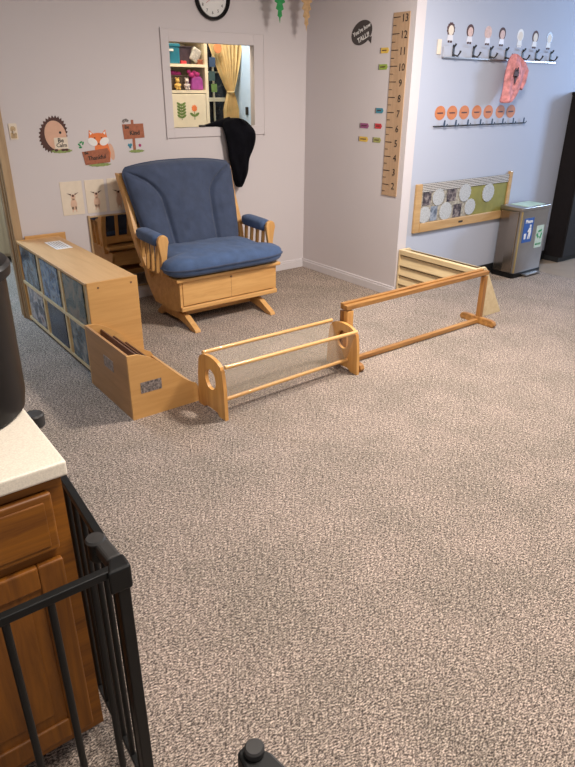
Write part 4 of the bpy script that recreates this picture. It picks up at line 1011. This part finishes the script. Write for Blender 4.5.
# black bin on the counter
WX, WY = 0.155, 1.495
t = thing('waste_bin', 'tall round black bin standing on the cream counter', 'bin', (WX, WY, 0.902))
obj('bin_body', lathe(B(), [(0.150, 0.9025), (0.162, 0.912), (0.168, 0.95), (0.172, 1.22), (0.174, 1.225)], WX, WY, 64), M['blackplastic'], t, smooth=True)
obj('rim', lathe(B(), [(0.174, 1.225), (0.184, 1.230), (0.186, 1.250), (0.180, 1.258), (0.165, 1.262)], WX, WY, 64), M['blackplastic'], t, smooth=True)
obj('lid', lathe(B(), [(0.168, 1.262), (0.163, 1.285), (0.13, 1.31), (0.06, 1.325), (0.01, 1.327)], WX, WY, 64), M['blackplastic'], t, smooth=True)

# safety gate
GZ = 0.755; GXp = 0.317
def gx(y): return GXp + (y-0.955)*0.050
t = thing('safety_gate', 'black metal safety gate of upright bars around the oak cabinet', 'gate', (GXp, 0.955, 0))
obj('top_rail', obox(B(), (gx(1.04), 1.04, GZ-0.009), (gx(1.66), 1.66, GZ-0.009), 0.018, 0.018), M['blackmetal'], t, bevel=0.002)
obj('connector', obox(B(), (gx(0.975), 0.975, GZ-0.014), (gx(1.05)-0.006, 1.045, GZ-0.014), 0.032, 0.032), M['greyplastic'], t, bevel=0.008, seg=3)
obj('bottom_rail', obox(B(), (gx(0.97), 0.97, 0.043), (gx(1.66), 1.66, 0.043), 0.016, 0.016), M['blackmetal'], t, bevel=0.002)
obj('top_rail', bx(-1.0, GXp-0.012, 0.946, 0.964, GZ-0.018, GZ), M['blackmetal'], t, bevel=0.002)
obj('bottom_rail', bx(-1.0, GXp-0.012, 0.947, 0.963, 0.035, 0.051), M['blackmetal'], t, bevel=0.002)
obj('corner_post', bx(GXp-0.013, GXp+0.013, 0.942, 0.968, 0.0, GZ-0.018), M['blackmetal'], t, bevel=0.003)
obj('corner_bracket', prism(B(), [(GXp-0.03, 0.938), (GXp+0.018, 0.936), (GXp+0.020, 0.980), (GXp-0.012, 0.980)], GZ-0.055, GZ+0.003, XY), M['blackmetal'], t, bevel=0.006, seg=3)
hx, hy = gx(1.05)-0.014, 1.052
hb = obj('hinge_hub', lathe(B(), [(0.014, GZ-0.050), (0.018, GZ-0.042), (0.018, GZ-0.004)], hx, hy, 24), M['blackmetal'], t, smooth=True)
obj('hub_cap', lathe(B(), [(0.019, GZ-0.004), (0.0215, GZ+0.001), (0.018, GZ+0.006), (0.004, GZ+0.007)], hx, hy, 24), M['greyplastic'], hb, smooth=True)
for k in range(11):
    y = 1.005 + 0.062*k
    obj('bar', tube(B(), [(gx(y), y, 0.045), (gx(y), y, GZ-0.008)], 0.0075, 10), M['blackmetal'], t, smooth=True)
for k in range(14):
    x = 0.262 - 0.081*k
    obj('bar', tube(B(), [(x, 0.955, 0.045), (x, 0.955, GZ-0.008)], 0.0075, 10), M['blackmetal'], t, smooth=True)
obj('end_post', bx(gx(1.67)-0.010, gx(1.67)+0.010, 1.66, 1.68, 0.0, GZ-0.01), M['blackmetal'], t, bevel=0.003)
obj('end_cap', lathe(B(), [(0.022, GZ-0.034), (0.028, GZ-0.028), (0.028, GZ+0.003), (0.024, GZ+0.008)], gx(1.67)+0.020, 1.672, 24), M['greyplastic'], t, smooth=True)
# second gate post, bottom of the photo
t = thing('gate_post', 'dark gate post with round cap at the bottom edge of the photo', 'gate post', (0.318, 0.485, 0))
obj('post', bx(0.300, 0.326, 0.466, 0.492, 0.0, 0.735), M['blackmetal'], t, bevel=0.003)
obj('bracket', prism(B(), [(0.296, 0.500), (0.316, 0.505), (0.336, 0.470), (0.346, 0.40), (0.30, 0.40), (0.292, 0.47)], 0.705, 0.745, XY), M['blackmetal'], t, bevel=0.004)
obj('cap', lathe(B(), [(0.013, 0.745), (0.0145, 0.748), (0.0145, 0.757), (0.012, 0.760)], 0.3155, 0.484, 24), M['greyplastic'], t, smooth=True)
obj('rail', bx(0.305, 0.325, -0.4, 0.42, 0.718, 0.738), M['blackmetal'], t, bevel=0.003)
obj('bottom_rail', bx(0.305, 0.325, -0.4, 0.466, 0.035, 0.051), M['blackmetal'], t, bevel=0.003)
for k in range(9):
    y = 0.40 - 0.08*k
    obj('bar', tube(B(), [(0.315, y, 0.045), (0.315, y, 0.73)], 0.0055, 10), M['blackmetal'], t, smooth=True)
obj('end_post', bx(0.303, 0.327, -0.424, -0.40, 0.0, 0.74), M['blackmetal'], t, bevel=0.003)

# ------------------------------------------------------------ light
def area(name, loc, size, power, col, target=None, sy=None):
    l = bpy.data.lights.new(name, 'AREA'); l.energy = power; l.color = col; l.size = size
    if sy: l.shape = 'RECTANGLE'; l.size_y = sy
    o = bpy.data.objects.new(name, l); C.objects.link(o); o.location = loc
    if target is not None: o.rotation_euler = (Vector(target)-Vector(loc)).to_track_quat('-Z', 'Y').to_euler()
    return o
area('ceiling_lamp', (3.1, 2.1, CH-0.03), 0.40, 126, (1.0, 0.92, 0.84), sy=0.45)
area('ceiling_lamp', (1.0, 0.4, CH-0.03), 0.9, 62, (1.0, 0.91, 0.82), sy=0.6)
area('side_daylight', (8.4, 1.9, 2.0), 0.5, 105, (0.45, 0.66, 1.0), (4.8, 3.4, 1.2), 0.7)
area('store_lamp', (2.95, 5.0, CH-0.05), 0.25, 16, (1.0, 0.86, 0.64))
area('store_cool_fill', (3.2, 5.3, 2.3), 0.3, 5, (0.6, 0.8, 1.0), (3.7, 5.5, 1.6))  # added cool fill that brightens the store's side wall
area('next_room_lamp', (0.6, 6.0, CH-0.05), 0.8, 95, (0.50, 0.74, 1.0))
wd = bpy.data.worlds.new('world'); S.world = wd; wd.use_nodes = True
wd.node_tree.nodes['Background'].inputs['Color'].default_value = (1.0, 0.97, 0.96, 1)
wd.node_tree.nodes['Background'].inputs['Strength'].default_value = 0.46
